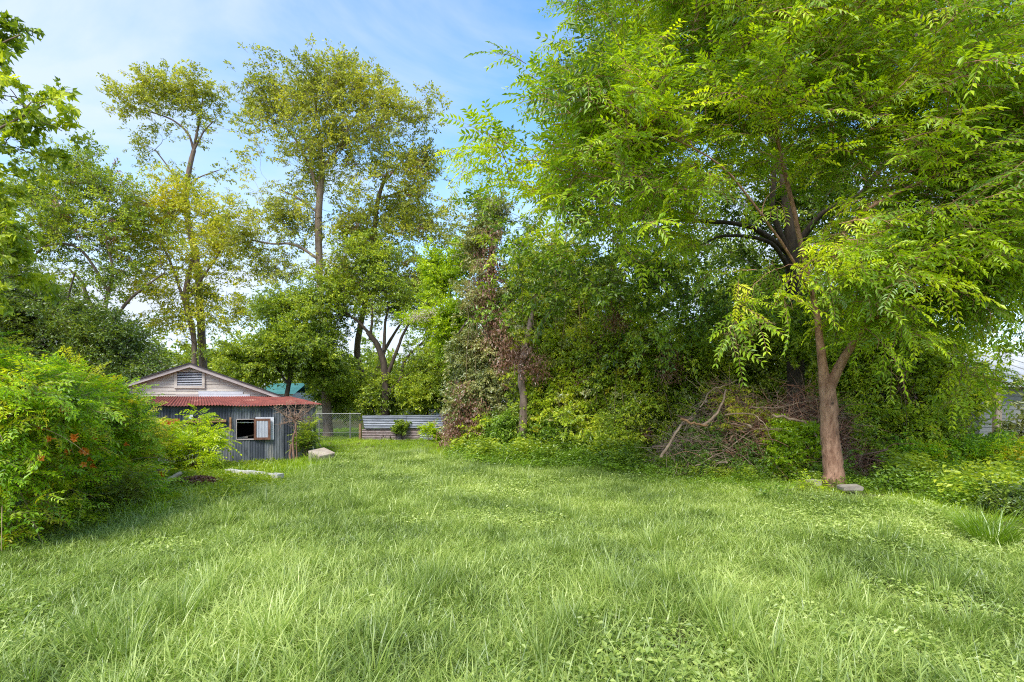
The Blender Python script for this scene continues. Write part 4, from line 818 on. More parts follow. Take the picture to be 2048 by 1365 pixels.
# vine-covered column tree, dead brown vine leaves and grey green living ones
def hang(g, cols_, m, ln=.09, wd=.5, n=260, spread=.28):
    """hanging strands of leaves: (px, pytop, pybottom, D)"""
    for (px, y0, y1, D) in cols_:
        a, b = P(px, y0, D), P(px, y1, D); t = RNG.random(n); c = a + (b - a) * t[:, None]; c += RNG.normal(size=(n, 3)) * spread * np.array([1, .7, .6])
        d = RNG.normal(size=(n, 3)) * .5 + np.array([0, 0, -1]); leaf_quads(g, c, d, RNG.normal(size=(n, 3)), ln * RNG.uniform(.6, 1.3, n), ln * wd, m, RNG.random(n))
def vines(g, spans, m=1, r=.008, n=6, sp=.35):
    r *= .7; n = max(3, int(n * .6)); m = 1
    for (px, y0, y1, D) in spans:
        k = n; a = P(px, y0, D) + RNG.normal(size=(k, 3)) * sp; b = P(px, y1, D) + RNG.normal(size=(k, 3)) * sp * 1.2; b[:, 2] = np.maximum(b[:, 2], .02)
        t = np.linspace(0, 1, 8)[None, :, None]; c = a[:, None] * (1 - t) + b[:, None] * t; c += np.cumsum(RNG.normal(size=c.shape) * .05, 1)
        tubes(g, c, np.full(c.shape[:2], r), 4, m)
def ex1(g):
    hang(g, [(985, 450, 560, 18.6), (960, 560, 620, 18.6), (975, 620, 700, 18.4), (1015, 690, 740, 18.2), (930, 780, 870, 18.2), (950, 820, 885, 18), (965, 500, 560, 18.6), (900, 850, 885, 18.3)], 2, .11, .4, 300, .22)
    hang(g, [(985, 450, 560, 18.0), (972, 560, 640, 17.9), (1010, 680, 745, 17.7), (925, 760, 880, 17.7), (955, 800, 890, 17.6), (905, 830, 890, 17.7), (1000, 620, 680, 17.8)], 2, .10, .4, 420, .20)
    vines(g, [(980, 440, 700, 18.6), (960, 560, 880, 18.4), (1000, 600, 880, 18.6)], 1, .014, 9)
tree('vine_draped_tree', 'dead tree column smothered in grey green and brown dead vines', 'tree', P(965, 885, 19) * [1, 1, 0],
  [[(968, 890, 19, .30), (972, 760, 19, .25), (978, 620, 19, .2), (985, 500, 19, .14), (990, 430, 19, .08)], [(975, 700, 19, .1), (1010, 690, 18.8, .07), (1040, 720, 18.6, .04)], [(978, 620, 19, .09), (940, 640, 18.8, .06), (915, 670, 18.6, .04)]],
  [((985, 440, 19), (.65, .6, .8)), ((955, 490, 18.9), (.6, .6, .7)), ((965, 590, 18.8), (.85, .7, 1.0)), ((950, 700, 18.8), (.9, .7, 1.0)), ((940, 810, 18.6), (.9, .7, 1.2)), ((1030, 660, 18.7), (.8, .6, .9)), ((990, 780, 18.6), (.8, .7, 1.1))],
  330, .34, 6, 42, .08, .62, 'leafGrey', 'barkDark', droop=.5, gap=.2, gf=1.6, extra=ex1)
# thicket
def ex2(g):
    hang(g, [(1040, 690, 760, 18), (1070, 700, 770, 17.8), (1160, 700, 780, 17.2), (1290, 740, 800, 16.5)], 2, .10, .4, 200, .2)
    hang(g, [(1045, 690, 750, 16.5), (1075, 710, 760, 16.5), (1340, 700, 760, 15.2), (1230, 600, 660, 15.5)], 2, .09, .4, 160, .18)
    vines(g, [(1120, 520, 880, 17.5), (1180, 560, 890, 17), (1270, 560, 900, 16.5), (1060, 560, 860, 18), (1230, 600, 890, 16.6)], 1, .012, 8, .5)
tree('thicket_tree', 'vine hung tree with a bare pale trunk left of the thicket', 'tree', P(1045, 868, 17.0) * [1, 1, 0],
  [[(1045, 875, 17.0, .17), (1047, 800, 17.0, .145), (1044, 740, 17.1, .14), (1062, 640, 17.6, .11), (1080, 540, 18.8, .08)], [(1048, 720, 16.8, .09), (1100, 640, 18, .06), (1150, 600, 17.6, .04)]],
  [((1085, 540, 18.4), (1.2, 1, 1.1)), ((1130, 640, 17.8), (1.5, 1, 1.3)), ((1080, 680, 18.8), (1.2, .8, .8)), ((1190, 560, 17.6), (1.2, 1, 1.2))],
  300, .42, 6, 40, .09, .55, 'leafThicket', 'bark', droop=.45, mixin=[('leafGrey', .15, 1.3), ('leafDead', .03, 1.0)], gap=.22, extra=ex2)
def shrubmass(name, label, cat, base, blobs, ncl, rad, twigs, per, ln, wd, leaf, group=None, extra=None, gap=.2, stems=7, **kw):
    b = P(*base); b[2] = gh(b[0], b[1]); root = thing(name, b, label, cat, group)
    bl = [(P(*q[0]), q[1], *(q[2:])) for q in blobs]; cl = sample_blobs(bl, ncl, gap, 1.2, .38)
    cen = np.array([q[0] for q in bl]).mean(0) - [0, 0, .6]
    if extra: g = Geo(); extra(g); g.obj('creepers', [M['barkDark'], M['vineStem'], M['leafDead']], root)
    foliage('foliage', root, cl, cen, rad, twigs, per, ln, wd, leaf, **kw)
    for k in range(stems):
        q = bl[k % len(bl)]; e = q[0] + RNG.normal(size=3) * np.array(q[1]) * .3; s = np.array([e[0] + RNG.normal() * .25, e[1] + RNG.normal() * .2, 0]); s[2] = gh(s[0], s[1]) - .05
        e[2] = max(e[2], s[2] + .3); pts = smooth_line([s, (s + e) / 2 + RNG.normal(size=3) * .12, e], 8, .015); h = Geo(); tubes(h, pts, np.linspace(.035, .012, 8) * (1 + RNG.random() * .5), 6); h.obj('stem', M['barkDark'], root, True)
    return root
TG = 'tangled shrubs of the right thicket'
shrubmass('tangled_thicket', 'green vine tangle between the vine draped column and the brush pile', 'thicket', (1120, 880, 18),
  [((1130, 760, 17.6), (1.5, .8, 1.3)), ((1080, 840, 17.6), (1.0, .7, .7)), ((1180, 840, 17), (1.4, .8, .8)), ((1000, 860, 18), (.9, .6, .5))], 380, .38, 6, 32, .105, .55, 'leafThicket', TG, ex2, droop=.5, mixin=[('leafGrey', .12, 1.3), ('leafDead', .035, 1.0), ('leafYellow', .08, 1.6)])
shrubmass('tangled_thicket', 'yellowish shrub with dangling dead creepers just left of the brush pile', 'thicket', (1290, 900, 16),
  [((1250, 720, 16.6), (1.3, .8, 1.3)), ((1300, 830, 16), (1.2, .7, .9)), ((1230, 870, 15.6), (1.1, .6, .5)), ((1370, 730, 16.4), (1.2, .8, 1.1))], 360, .38, 6, 30, .10, .5, 'leafThicket', TG, ex2, droop=.5, mixin=[('leafGrey', .12, 1.3), ('leafDead', .035, 1.0), ('leafYellow', .08, 1.6)])
shrubmass('tangled_thicket', 'dark shady growth directly behind the brush pile', 'thicket', (1480, 910, 17.2),
  [((1480, 720, 18), (2.2, .8, 1.6)), ((1600, 770, 17.6), (1.6, .8, 1.6)), ((1400, 780, 17.4), (1.2, .8, 1.5)), ((1590, 660, 14.6), (.9, .5, .9), .8), ((1540, 640, 18), (2, .8, 1.2))], 380, .42, 6, 30, .12, .55, 'leafMid', TG, None, droop=.5, gap=.15)
shrubmass('tangled_thicket', 'climbing vine bank right of the slender trunk', 'thicket', (1790, 920, 14),
  [((1760, 740, 14.6), (1.2, .7, 1.1)), ((1800, 830, 14), (1.3, .7, .9)), ((1740, 890, 13.4), (.8, .6, .5)), ((1840, 740, 14.6), (.9, .8, 1.0)), ((1925, 770, 14.8), (.45, .5, .9), 1.2), ((1860, 880, 13.6), (1.0, .6, .6))], 360, .36, 6, 30, .10, .55, 'leafThicket', TG,
  lambda g: (hang(g, [(1825, 790, 850, 13.6), (1910, 840, 880, 13.3), (1805, 740, 790, 13.8)], 2, .10, .4, 120, .12), vines(g, [(1800, 650, 850, 13.8), (1890, 650, 860, 13.8)], 1, .01, 6)), droop=.5)
shrubmass('leafy_shrub', 'pale leaved shrub at the right edge before the grey house', 'shrub', (2040, 900, 13.5),
  [((2050, 880, 13.5), (.35, .4, .4)), ((2080, 820, 13.6), (.3, .4, .5))], 26, .3, 6, 26, .12, .45, 'leafGrey', None, None, droop=.3)
shrubmass('leafy_shrub', 'low green shrub before the grey house and its brown post', 'shrub', (1930, 930, 13),
  [((1930, 915, 13), (.8, .6, .35)), ((1990, 920, 12.6), (.8, .6, .3)), ((1860, 920, 12.6), (.7, .5, .35))], 130, .28, 6, 44, .065, .5, 'leafVine', None, None, droop=.3)
shrubmass('leafy_shrub', 'bright green bush in front of the brush pile', 'shrub', (1578, 950, 12.6),
  [((1578, 895, 12.5), (.50, .42, .45)), ((1570, 935, 12.4), (.5, .4, .25))], 110, .22, 6, 44, .065, .6, 'leafLime', None, None, droop=.3, gap=.1, cbias=-.25)
shrubmass('leafy_shrub', 'upright green shrub at the foot of the bare pale trunk', 'shrub', (1030, 885, 17.4),
  [((1040, 860, 17.2), (.9, .5, .45)), ((1110, 870, 16.8), (.7, .5, .5))], 120, .28, 6, 44, .08, .45, 'leafHerb', None, None, droop=.3)
shrubmass('leafy_shrub', 'low vines creeping up the tin fence', 'shrub', (770, 885, 23.6),
  [((775, 888, 23.6), (.6, .1, .12)), ((800, 858, 23.85), (.2, .06, .4), .5), ((882, 885, 23.4), (.45, .3, .25))], 45, .16, 5, 24, .08, .6, 'leafMid', None, None, droop=.4)
# left background: dark mass behind the vine heap, overhanging the shed
tree('dark_tree', 'dark dense tree behind the vine heap, leaning over the left of the shed roof', 'tree', P(150, 880, 19) * [1, 1, 0],
  [[(120, 900, 19, .25), (110, 780, 19, .2), (120, 700, 19, .16), (140, 640, 19, .1)], [(115, 750, 19, .1), (200, 720, 18.6, .07), (290, 740, 18.2, .04)], [(120, 700, 19, .1), (60, 640, 19, .07), (20, 600, 19, .04)], [(150, 545, 19, .03), (130, 620, 19, .06), (118, 700, 19, .1)]],
  [((90, 650, 19), (1.9, 1.4, 1.1)), ((10, 620, 19), (1.6, 1.4, 1.6)), ((190, 690, 18.8), (1.7, 1.3, .9)), ((270, 745, 18.2), (1.3, 1.0, .65)), ((60, 740, 18.6), (2.2, 1.3, .8)), ((310, 765, 17.4), (.7, .7, .3))],
  480, .5, 7, 46, .095, .5, 'leafDark', 'barkDark', droop=.3, gap=.2, rk=.010, maxr=.06)
# woods beyond
bl = []
for px in range(-250, 2500, 90):
    D = 46 + RNG.uniform(-5, 8); bl.append((P(px, 800 - RNG.uniform(10, 55), D), (3.4, 2.5, 2.6 + RNG.uniform(-.4, 1.2))))
cl = sample_blobs(bl, 900, .2, .5, .5)
o = foliage('far_woods', None, cl, np.array([0, 60, 0]), 1.2, 6, 60, .26, .55, 'leafMid', 'bark', droop=.2); tag(o, 'far belt of green woods beyond the back fence', 'woods', kind='stuff')
bl = []
for px, py, D in [(1000, 700, 27), (1080, 650, 27), (1160, 620, 28), (1250, 600, 28), (1340, 590, 28), (1430, 580, 28), (1520, 600, 28), (1620, 620, 28), (1720, 640, 28), (1780, 680, 28)]:
    bl.append((P(px, py, D), (1.9, 1.5, 2.4))); bl.append((P(px, 760, D), (1.9, 1.5, 2.0)))
cl = sample_blobs(bl, 420, .3, .7, .5)
o = foliage('woods', None, cl, np.array([10, 30, 0]), .9, 7, 60, .16, .55, 'leafMid', 'bark', droop=.25); tag(o, 'belt of green woods close behind the right thicket', 'woods', kind='stuff')
# overhanging maple like branches at the left edge
tree('overhanging_tree', 'nearby tree whose lobed leafy branches hang in from the left edge', 'tree', (-8.6, 6.5, 0),
  [[(-420, 1090, 6.5, .24), (-410, 800, 6.5, .22), (-400, 500, 6.5, .18), (-400, 200, 6.5, .13)], [(-400, 500, 6.5, .08), (-200, 380, 6.4, .05), (0, 260, 6.3, .02), (90, 210, 6.2, .01)], [(-400, 420, 6.5, .08), (-250, 200, 6.4, .05), (-60, 110, 6.3, .02), (40, 70, 6.3, .01)],
   [(-405, 600, 6.5, .07), (-200, 520, 6.4, .04), (-20, 470, 6.3, .02)]],
  [((40, 225, 6.4), (.40, .4, .26)), ((10, 310, 6.4), (.34, .4, .40)), ((-35, 75, 6.6), (.38, .4, .26)), ((-50, 460, 6.4), (.42, .5, .7)), ((-190, 300, 6.6), (.6, .7, 1.6)), ((-40, 570, 6.3), (.2, .3, .2))],
  220, .24, 5, 18, .09, .5, 'leafMid', 'bark', lobed=True, droop=.7, gap=.22, gf=2.2, rk=.006, maxr=.02, flat=.6)

# ================================================================== TRUMPET VINE HEAP (left)
vh = thing('trumpet_vine', (-7.6, 9.5, 0), 'big heap of bright trumpet vine with orange flowers over the left fence', 'vine')
bl = [((10, 812, 7.4), (.9, .8, .42)), ((48, 985, 6.7), (.12, .12, .35), .5), ((0, 930, 6.5), (.2, .15, .3), 1), ((-30, 850, 6.7), (.55, .6, .75)), ((30, 800, 6.6), (.35, .4, .3)), ((100, 840, 8.4), (.9, .8, .6)), ((60, 930, 7.8), (.6, .6, .5)), ((160, 860, 9.6), (.85, .8, .6)), ((210, 880, 11), (.62, .8, .55)), ((150, 960, 9.0), (.6, .6, .4)),
      ((255, 905, 12.4), (.42, .6, .45)), ((185, 838, 11), (.7, .8, .35)), ((95, 800, 9.5), (.9, .8, .45)), ((95, 1030, 7.6), (.35, .3, .3), .8), ((200, 980, 9.2), (.6, .5, .25), .8), ((285, 900, 13), (.25, .4, .3))]
bl = [(P(*q[0]), q[1], *q[2:]) for q in bl]; cl = sample_blobs(bl, 700, .2, 1.6, .4)
jx = []
for k in range(34):      # sprigs that arch out of the heap
    q = bl[RNG.integers(len(bl))]; d = unit(RNG.normal(size=3) + [.2, -.3, .6]); r1 = RNG.uniform(1.1, 1.45)
    for t in (.9, 1.05, 1.2): jx.append(q[0] + d * np.array(q[1]) * (.35 + .65 * r1 * t) - np.array([0, 0, .08 * t * t]))
jx = np.array(jx); cl = np.concatenate([cl, jx[jx[:, 2] > .15]])
foliage('foliage', vh, cl, np.array([-8.2, 10.5, .2]), .30, 7, 60, .056, .45, 'leafVine', 'vineStem', pinnate=4, droop=.45, out=.9, mixin=[('leafYellow', .20, 1.5)])
for k in range(46):
    q = bl[RNG.integers(len(bl))]; a = q[0] + unit(RNG.normal(size=3)) * np.array(q[1]) * 1.08; a[1] -= abs(RNG.normal()) * .25; d = unit(RNG.normal(size=3) + [.6, -.4, .1]); Ln = RNG.uniform(.5, 1.3)
    pts = [a + d * Ln * t - np.array([0, 0, .55 * Ln * t * t]) for t in np.linspace(0, 1, 9)]; pts = np.array(pts); pts[:, 2] = np.maximum(pts[:, 2], .05)
    h = Geo(); tubes(h, pts, np.linspace(.007, .003, 9), 5); h.obj('stem', M['vineStem'], vh, True)
def flower(c):
    g = Geo(); d = unit(np.array([RNG.normal() * .4, -1, RNG.normal() * .4 - .1])); s = unit(np.cross(d, [0, 0, 1])); t = np.cross(s, d)
    for j in range(RNG.integers(1, 3)):
        cc = c + RNG.normal(size=3) * .035; tubes(g, np.array([cc - d * .0, cc + d * .05, cc + d * .08]), np.array([.006, .010, .018]), 6)
        for a in np.linspace(0, 2 * PI, 5, endpoint=False):
            e = s * math.cos(a) + t * math.sin(a); leaf_quads(g, (cc + d * .075 + e * .008)[None], (e + d * .35)[None], d[None], .042, .038)
    g.obj('flower', M['flower'], vh)
for (px, py, D) in [(143, 820, 7.7), (154, 872, 7.5), (203, 835, 9.2), (165, 915, 8.0), (175, 905, 8.2), (257, 895, 10.2), (240, 912, 10.2), (307, 941, 11), (326, 948, 10.8), (288, 968, 10.2), (190, 930, 8.8), (335, 845, 12.6), (320, 900, 12.3), (120, 880, 7.4), (285, 820, 12), (230, 850, 10.6), (60, 800, 7.3), (95, 860, 7.4), (150, 790, 8.4), (180, 850, 8.8), (215, 900, 9.6), (130, 900, 7.8), (195, 880, 9.0), (265, 860, 11.5), (240, 835, 10.6), (85, 920, 7.2), (105, 830, 7.6)]: flower(P(px, py, D - .8))
# fence under it
lf = thing('board_fence', (-6.9, 7.0, 0), 'dark board fence with a grey pipe post hidden under the trumpet vine', 'fence')
M['darkboard'] = surf_mat('dark_fence_board', (.05, .032, .022), (.14, .09, .06), 5, .9, stretch=(3, 3, .5), bump=.3, tint=.2)
a0 = np.array([-6.2, 6.2]); a1 = np.array([-9.4, 13.2]); dv = unit(a1 - a0); nv = np.array([-dv[1], dv[0]]); Lf = np.linalg.norm(a1 - a0)
for k in range(int(Lf / .15)):
    c0 = a0 + dv * k * .15; h_ = 1.62 + RNG.uniform(-.04, .04)
    def fb(V, c0=c0): V = np.asarray(V); xy = c0 + V[:, :1] * dv + V[:, 1:2] * nv; return np.concatenate([xy, V[:, 2:3]], 1)
    tp('board', lambda g: box(g, (.004, 0, .03), (.140, .02, h_), 0, fb, RNG.random()), M['darkboard'], lf)
for z in (.35, 1.25): tp('rail', lambda g: box(g, (0, .022, z), (Lf, .06, z + .08), 0, lambda V: np.concatenate([a0 + V[:, :1] * dv + V[:, 1:2] * nv, V[:, 2:3]], 1)), M['darkboard'], lf)
M['pipe'] = surf_mat('grey_pipe', (.09, .095, .09), (.19, .20, .19), 6, .6, .3, bump=.05)
b = P(37, 1085, 6.75); tp('pipe_post', lambda g: tubes(g, [[b[0], b[1], -.1], [b[0], b[1], 1.25]], np.array([.03, .03]), 10, cap=True), M['pipe'], lf, True)

# ================================================================== SMALLER PLANTS
def sapling(name, label, base, tips, leafm, ln, bark='twigRed', per=10, r0=.018, pin=5):
    root = thing(name, P(*base) * [1, 1, 0] + [0, 0, 0], label, 'sapling'); b = np.array(root.location); b[2] = gh(b[0], b[1])
    g = Geo(); C = []
    for (px, py, D) in tips:
        e = P(px, py, D); pts = smooth_line([b, b * .45 + e * .55 + [0, 0, .12], e], 10, .008); h = Geo(); tubes(h, pts, np.linspace(r0, .004, 10), 6); h.obj('stem', M[bark], root, True); C += list(pts[3:])
    C = np.array(C); foliage('foliage', root, C, b, .18, 3, 2 * pin * 4, ln, .45, leafm, 'vineStem', pinnate=pin, droop=.3, cbias=.1, jit=.1); return root
sapling('sapling', 'bright yellow green sapling in front of the tin wall', (385, 945, 13.6), [(400, 835, 13.6), (430, 865, 13.5), (362, 850, 13.6), (438, 885, 13.4), (380, 880, 13.3), (350, 880, 13.5), (420, 915, 13.2), (395, 870, 13.8), (345, 905, 13.3)], 'leafLime', .075)
sapling('sapling', 'small dark weed sapling standing at the edge of the lawn', (255, 1030, 8.7), [(262, 960, 8.7), (245, 985, 8.6), (275, 990, 8.6), (255, 1000, 8.6)], 'leafDark', .05, pin=4, r0=.01)
sapling('sapling', 'small leafy shoot climbing at the right corner of the shed', (612, 905, 15.3), [(604, 868, 15.4), (620, 850, 15.4), (618, 880, 15.3), (600, 885, 15.2)], 'leafMid', .06, r0=.01)
sapling('sapling', 'low yellow green weed left of the foot of the slender trunk', (1618, 1005, 10.2), [(1610, 992, 10.2), (1625, 990, 10.2), (1600, 1000, 10.1)], 'leafLime', .045, pin=3, r0=.006)
sapling('sapling', 'young green shoot growing against the right end of the tin fence', (857, 885, 23), [(852, 862, 23), (866, 868, 23), (860, 855, 23)], 'leafLime', .08, pin=4, r0=.01)
# bare little tree in front of the shed
bt = thing('bare_tree', P(590, 920, 15.0) * [1, 1, 0], 'small leafless tree with fine bare twigs before the right shed wall', 'tree')
base = P(590, 922, 15.0); base[2] = gh(base[0], base[1]) - .1
def stick(pts, r0, r1, name, n=12): A = smooth_line(pts, n, .006); g = Geo(); tubes(g, A, np.linspace(r0, r1, n), 8, cap=True); g.obj(name, M['twigRed'], bt, True); return A
A = stick([base, P(586, 885, 15), P(592, 855, 15), P(588, 832, 15)], .036, .02, 'trunk'); A2 = stick([base + [-.09, 0, 0], P(580, 905, 15), P(584, 888, 15)], .034, .028, 'trunk', 6); A3 = stick([base + [.03, .02, 0], P(594, 880, 15), P(590, 850, 15)], .02, .012, 'trunk', 8)
sk = list(A[6:]); L0 = []
for e in [(560, 822), (572, 808), (592, 800), (612, 805), (628, 812), (625, 838), (560, 850), (605, 820), (548, 815)]:
    A = stick([P(588, 842 + RNG.uniform(-10, 5), 15), P((588 + e[0]) / 2, (840 + e[1]) / 2 + RNG.uniform(-2, 4), 15 + RNG.uniform(-.2, .2)), P(e[0], e[1], 15 + RNG.uniform(-.4, .4))], .016, .005, 'limb'); sk += list(A[2:])
g = Geo(); sk = np.array(sk); n = 260; j = RNG.integers(0, len(sk), n); d = unit(RNG.normal(size=(n, 3)) + np.array([0, 0, .5])); Lt = RNG.uniform(.08, .28, n); t = np.linspace(0, 1, 4)[None, :, None]
c = sk[j][:, None] + d[:, None] * Lt[:, None, None] * t + RNG.normal(size=(n, 4, 3)) * .012 * t; tubes(g, c, np.array([.004, .0035, .003, .002])[None] * np.ones((n, 1)), 3); g.obj('twigs', M['twig'], bt)
# big bright tufts at the right
for i, (px, py, s, lab) in enumerate([(1985, 1090, 1.0, 'large bright green grass tuft at the right edge of the lawn'), (1955, 1075, .8, 'smaller bright green grass tuft just left of the largest tuft')]):
    g = Geo(); blades(g, 380, .19 * s, .60 * s, .011, .45, .75, 0, 4, .0, .9, True); D = CAMH * F / (py - HORIZ); b = P(px, py, D); o = g.obj('grass_tuft', M['grassG']); o.location = (b[0], b[1], gh(b[0], b[1])); tag(o, lab, 'grass tuft', 'bright grass tufts at the right')
# plant clump at far right edge
shrubmass('leafy_shrub', 'low dark green weed clump at the far right edge of the lawn', 'shrub', (2050, 1060, 8.2), [((2060, 1045, 8.2), (.45, .5, .28)), ((2030, 1020, 9), (.4, .4, .2))], 70, .2, 6, 36, .05, .55, 'leafDark', None, None, droop=.3, stems=3)

# ================================================================== BRUSH PILE
bpile = thing('brush_pile', P(1500, 950, 13.2) * [1, 1, 0], 'large heap of cut branches and brush left of the slender trunk', 'brush pile')
Cx = P(1520, 950, 13.6); Cx[2] = 0
def dome(x, y): # height of the pile
    return (1 + .22 * np.sin(x * 2.6 + 1) + .14 * np.sin(x * 6 + y * 4)) * 1.6 * np.clip(1 - ((x - Cx[0]) / 2.7) ** 2 - ((y - Cx[1]) / 1.5) ** 2, 0, 1) ** .6
def ex_line(pxs, r0, r1, mat, n=14, nm='branch'):
    A = smooth_line([P(*q) for q in pxs], n, .012); g = Geo(); tubes(g, A, np.linspace(r0, r1, n) * .62, 7, cap=True); g.obj(nm, M[mat], bpile, True)
ex_line([(1395, 855, 12.3), (1425, 838, 12.3), (1445, 808, 12.5), (1452, 780, 12.7)], .055, .03, 'twig')
ex_line([(1362, 838, 12.2), (1390, 848, 12.2), (1415, 852, 12.3)], .05, .035, 'wood')
ex_line([(1322, 915, 12.4), (1345, 880, 12.3), (1362, 850, 12.3), (1385, 835, 12.5)], .06, .02, 'twig')
ex_line([(1545, 830, 12.4), (1580, 838, 12.3), (1612, 848, 12.3), (1640, 885, 12.2), (1650, 920, 12.2)], .05, .035, 'twig')
ex_line([(1500, 815, 12.6), (1560, 815, 12.6), (1620, 802, 12.7)], .02, .01, 'twig')
ex_line([(1400, 815, 12.6), (1425, 780, 12.8), (1460, 768, 12.9), (1485, 760, 13)], .025, .01, 'twig')
ex_line([(1450, 830, 12.4), (1500, 828, 12.4), (1530, 850, 12.3), (1545, 885, 12.3)], .03, .015, 'twig')
for k in range(70):
    x = Cx[0] + RNG.uniform(-2.3, 2.3); y = Cx[1] + RNG.uniform(-1.3, .4); z = dome(x, y); a = RNG.uniform(0, PI); Ln = RNG.uniform(.5, 1.4)
    d = unit(np.array([math.cos(a), math.sin(a) * .4, RNG.uniform(-.25, .45)])); c = np.array([x, y, max(z + RNG.uniform(-.15, .12), .06)])
    pts = smooth_line([c - d * Ln * .5, c + RNG.normal(size=3) * .06, c + d * Ln * .5 + [0, 0, -.05]], 8, .008); pts[:, 2] = np.maximum(pts[:, 2], .03)
    g = Geo(); tubes(g, pts, np.linspace(RNG.uniform(.012, .035), .006, 8), 5, cap=True, tint=RNG.random()); g.obj('branch', M['twig' if RNG.random() < .6 else 'twigRed'], bpile, True)
for k in range(60):
    x = Cx[0] + RNG.uniform(-2.2, 2.3); y = Cx[1] + RNG.uniform(-1.2, .2); z = dome(x, y) * .7; a = RNG.uniform(-.9, .9) + (PI if x < Cx[0] else 0) * (RNG.random() < .5)
    Ln = RNG.uniform(.7, 1.5); d = unit(np.array([math.cos(a) * RNG.choice([-1, 1]), -.35 + RNG.normal() * .3, RNG.uniform(.2, .9)])); s0 = np.array([x, y, z])
    pts = smooth_line([s0, s0 + d * Ln * .5 + [0, 0, .06], s0 + d * Ln + [0, 0, -.22 * Ln]], 10, .006); pts[:, 2] = np.maximum(pts[:, 2], .03)
    g = Geo(); tubes(g, pts, np.linspace(RNG.uniform(.008, .017), .003, 10), 5, cap=True, tint=RNG.random()); g.obj('branch', M['twigWarm' if RNG.random() < .6 else 'twig'], bpile, True)
for mm, n, ux in (('twig', 2400, (-2.6, 2.6)), ('twigWarm', 2600, (-1.2, 2.6))):
    g = Geo(); x = Cx[0] + RNG.uniform(*ux, n); y = Cx[1] + RNG.uniform(-1.4, .6, n); z = np.maximum(dome(x, y) * RNG.uniform(.4, 1.28, n), .05)
    d = unit(RNG.normal(size=(n, 3)) * [1, .6, .6] + [0, 0, .1]); Lt = RNG.uniform(.15, .7, n); t = np.linspace(0, 1, 5)[None, :, None]; c = np.stack([x, y, z], -1)
    c = c[:, None] + d[:, None] * Lt[:, None, None] * t; c += np.cumsum(RNG.normal(size=c.shape) * .014, 1); c[..., 2] = np.maximum(c[..., 2], .02)
    tubes(g, c, np.array([1, .85, .7, .5, .3])[None] * RNG.uniform(.004, .009, (n, 1)), 3, 0, RNG.random(n)); o = g.obj('twigs', M[mm], bpile); o['kind'] = 'stuff'
n = 250; x = Cx[0] + RNG.uniform(-2.5, 1.2, n); y = Cx[1] + RNG.uniform(-1.4, -.1, n); z = dome(x, y) * RNG.uniform(.05, .8, n) + .05
foliage('creeper_leaves', bpile, np.stack([x, y, z], -1), Cx, .26, 5, 34, .06, .55, 'leafHerb', 'twig', droop=.4)
n = 26; x = Cx[0] + RNG.uniform(-1.2, .2, n); y = Cx[1] + RNG.uniform(-1.0, 0, n); z = dome(x, y) * RNG.uniform(.9, 1.1, n)
foliage('wilted_leaves', bpile, np.stack([x, y, z], -1), Cx, .24, 4, 34, .06, .4, 'leafYellow', 'twig', droop=.6)
n = 4000; x = Cx[0] + RNG.uniform(0, 1.9, n); y = Cx[1] + RNG.uniform(-1.2, 0, n); z = dome(x, y) * RNG.uniform(.7, 1.05, n) + .03
g = Geo(); leaf_quads(g, np.stack([x, y, z], -1), RNG.normal(size=(n, 3)), RNG.normal(size=(n, 3)), .06, .025); o = g.obj('dead_leaves', M['leafDead'], bpile); o['kind'] = 'stuff'

# ================================================================== LOOSE THINGS
def rock(name, px, py, sx_, sy_, sz_, mat, label, cat, rz=0.0, lift=0.0, bev=.012):
    D = CAMH * F / (py - HORIZ); b = P(px, py, D); import bmesh
    bm = bmesh.new(); bmesh.ops.create_cube(bm, size=1); 
    for v in bm.verts: v.co.x *= sx_; v.co.y *= sy_; v.co.z *= sz_
    bmesh.ops.bevel(bm, geom=bm.edges[:], offset=bev, segments=2, affect='EDGES')
    for v in bm.verts: v.co += Vector(RNG.normal(size=3) * .004)
    me = bpy.data.meshes.new(name); bm.to_mesh(me); bm.free(); me.materials.append(M[mat]); o = bpy.data.objects.new(name, me); COL.objects.link(o)
    o.location = (b[0], b[1], float(gh(b[0], b[1])) + sz_ / 2 + lift); o.rotation_euler = (.04, -.05, rz); return tag(o, label, cat)
rock('concrete_block', 1627, 988, .20, .2, .17, 'concrete', 'small rough concrete block left of the slender trunk', 'block', .3, .02)
rock('paving_stone', 1700, 990, .36, .27, .08, 'concrete', 'flat pale paving stone right of the slender trunk', 'stone', -.1, .08)
# concrete box by the shed
cb = thing('concrete_box', P(640, 925, 15.4) * [1, 1, 0], 'tilted tan concrete box with a pale lid in the grass by the shed', 'box')
D = 14.6; pz = lambda px, py, d=D: P(px, py, d)
def cbox(g):
    A, B_, C_, D_ = pz(617, 934), pz(640, 945), pz(668, 934, 15.0), pz(648, 920, 15.3)
    a, b, c, d = pz(617, 905), pz(639.5, 915.5), pz(669, 908.5, 15.0), pz(648, 898.5, 15.35)
    g.add([A, B_, C_, D_, a, b, c, d], [[0, 1, 5, 4], [1, 2, 6, 5], [2, 3, 7, 6], [3, 0, 4, 7], [3, 2, 1, 0]], None)
tp('body', cbox, M['concrete'], cb)
def clid(g):
    t = [pz(616.5, 905), pz(639.5, 916), pz(670, 908.5, 15.0), pz(648, 898, 15.35)]; lo = [np.array(q) + [0, 0, .003] for q in t]; hi = [q + [0, 0, .035] for q in lo]
    g.add(lo + hi, [[4, 5, 6, 7], [0, 1, 5, 4], [1, 2, 6, 5], [2, 3, 7, 6], [3, 0, 4, 7], [3, 2, 1, 0]], None)
M['lid'] = surf_mat('pale_lid', (.36, .29, .23), (.50, .42, .34), 5, .85, bump=.2); tp('lid', clid, M['lid'], cb)
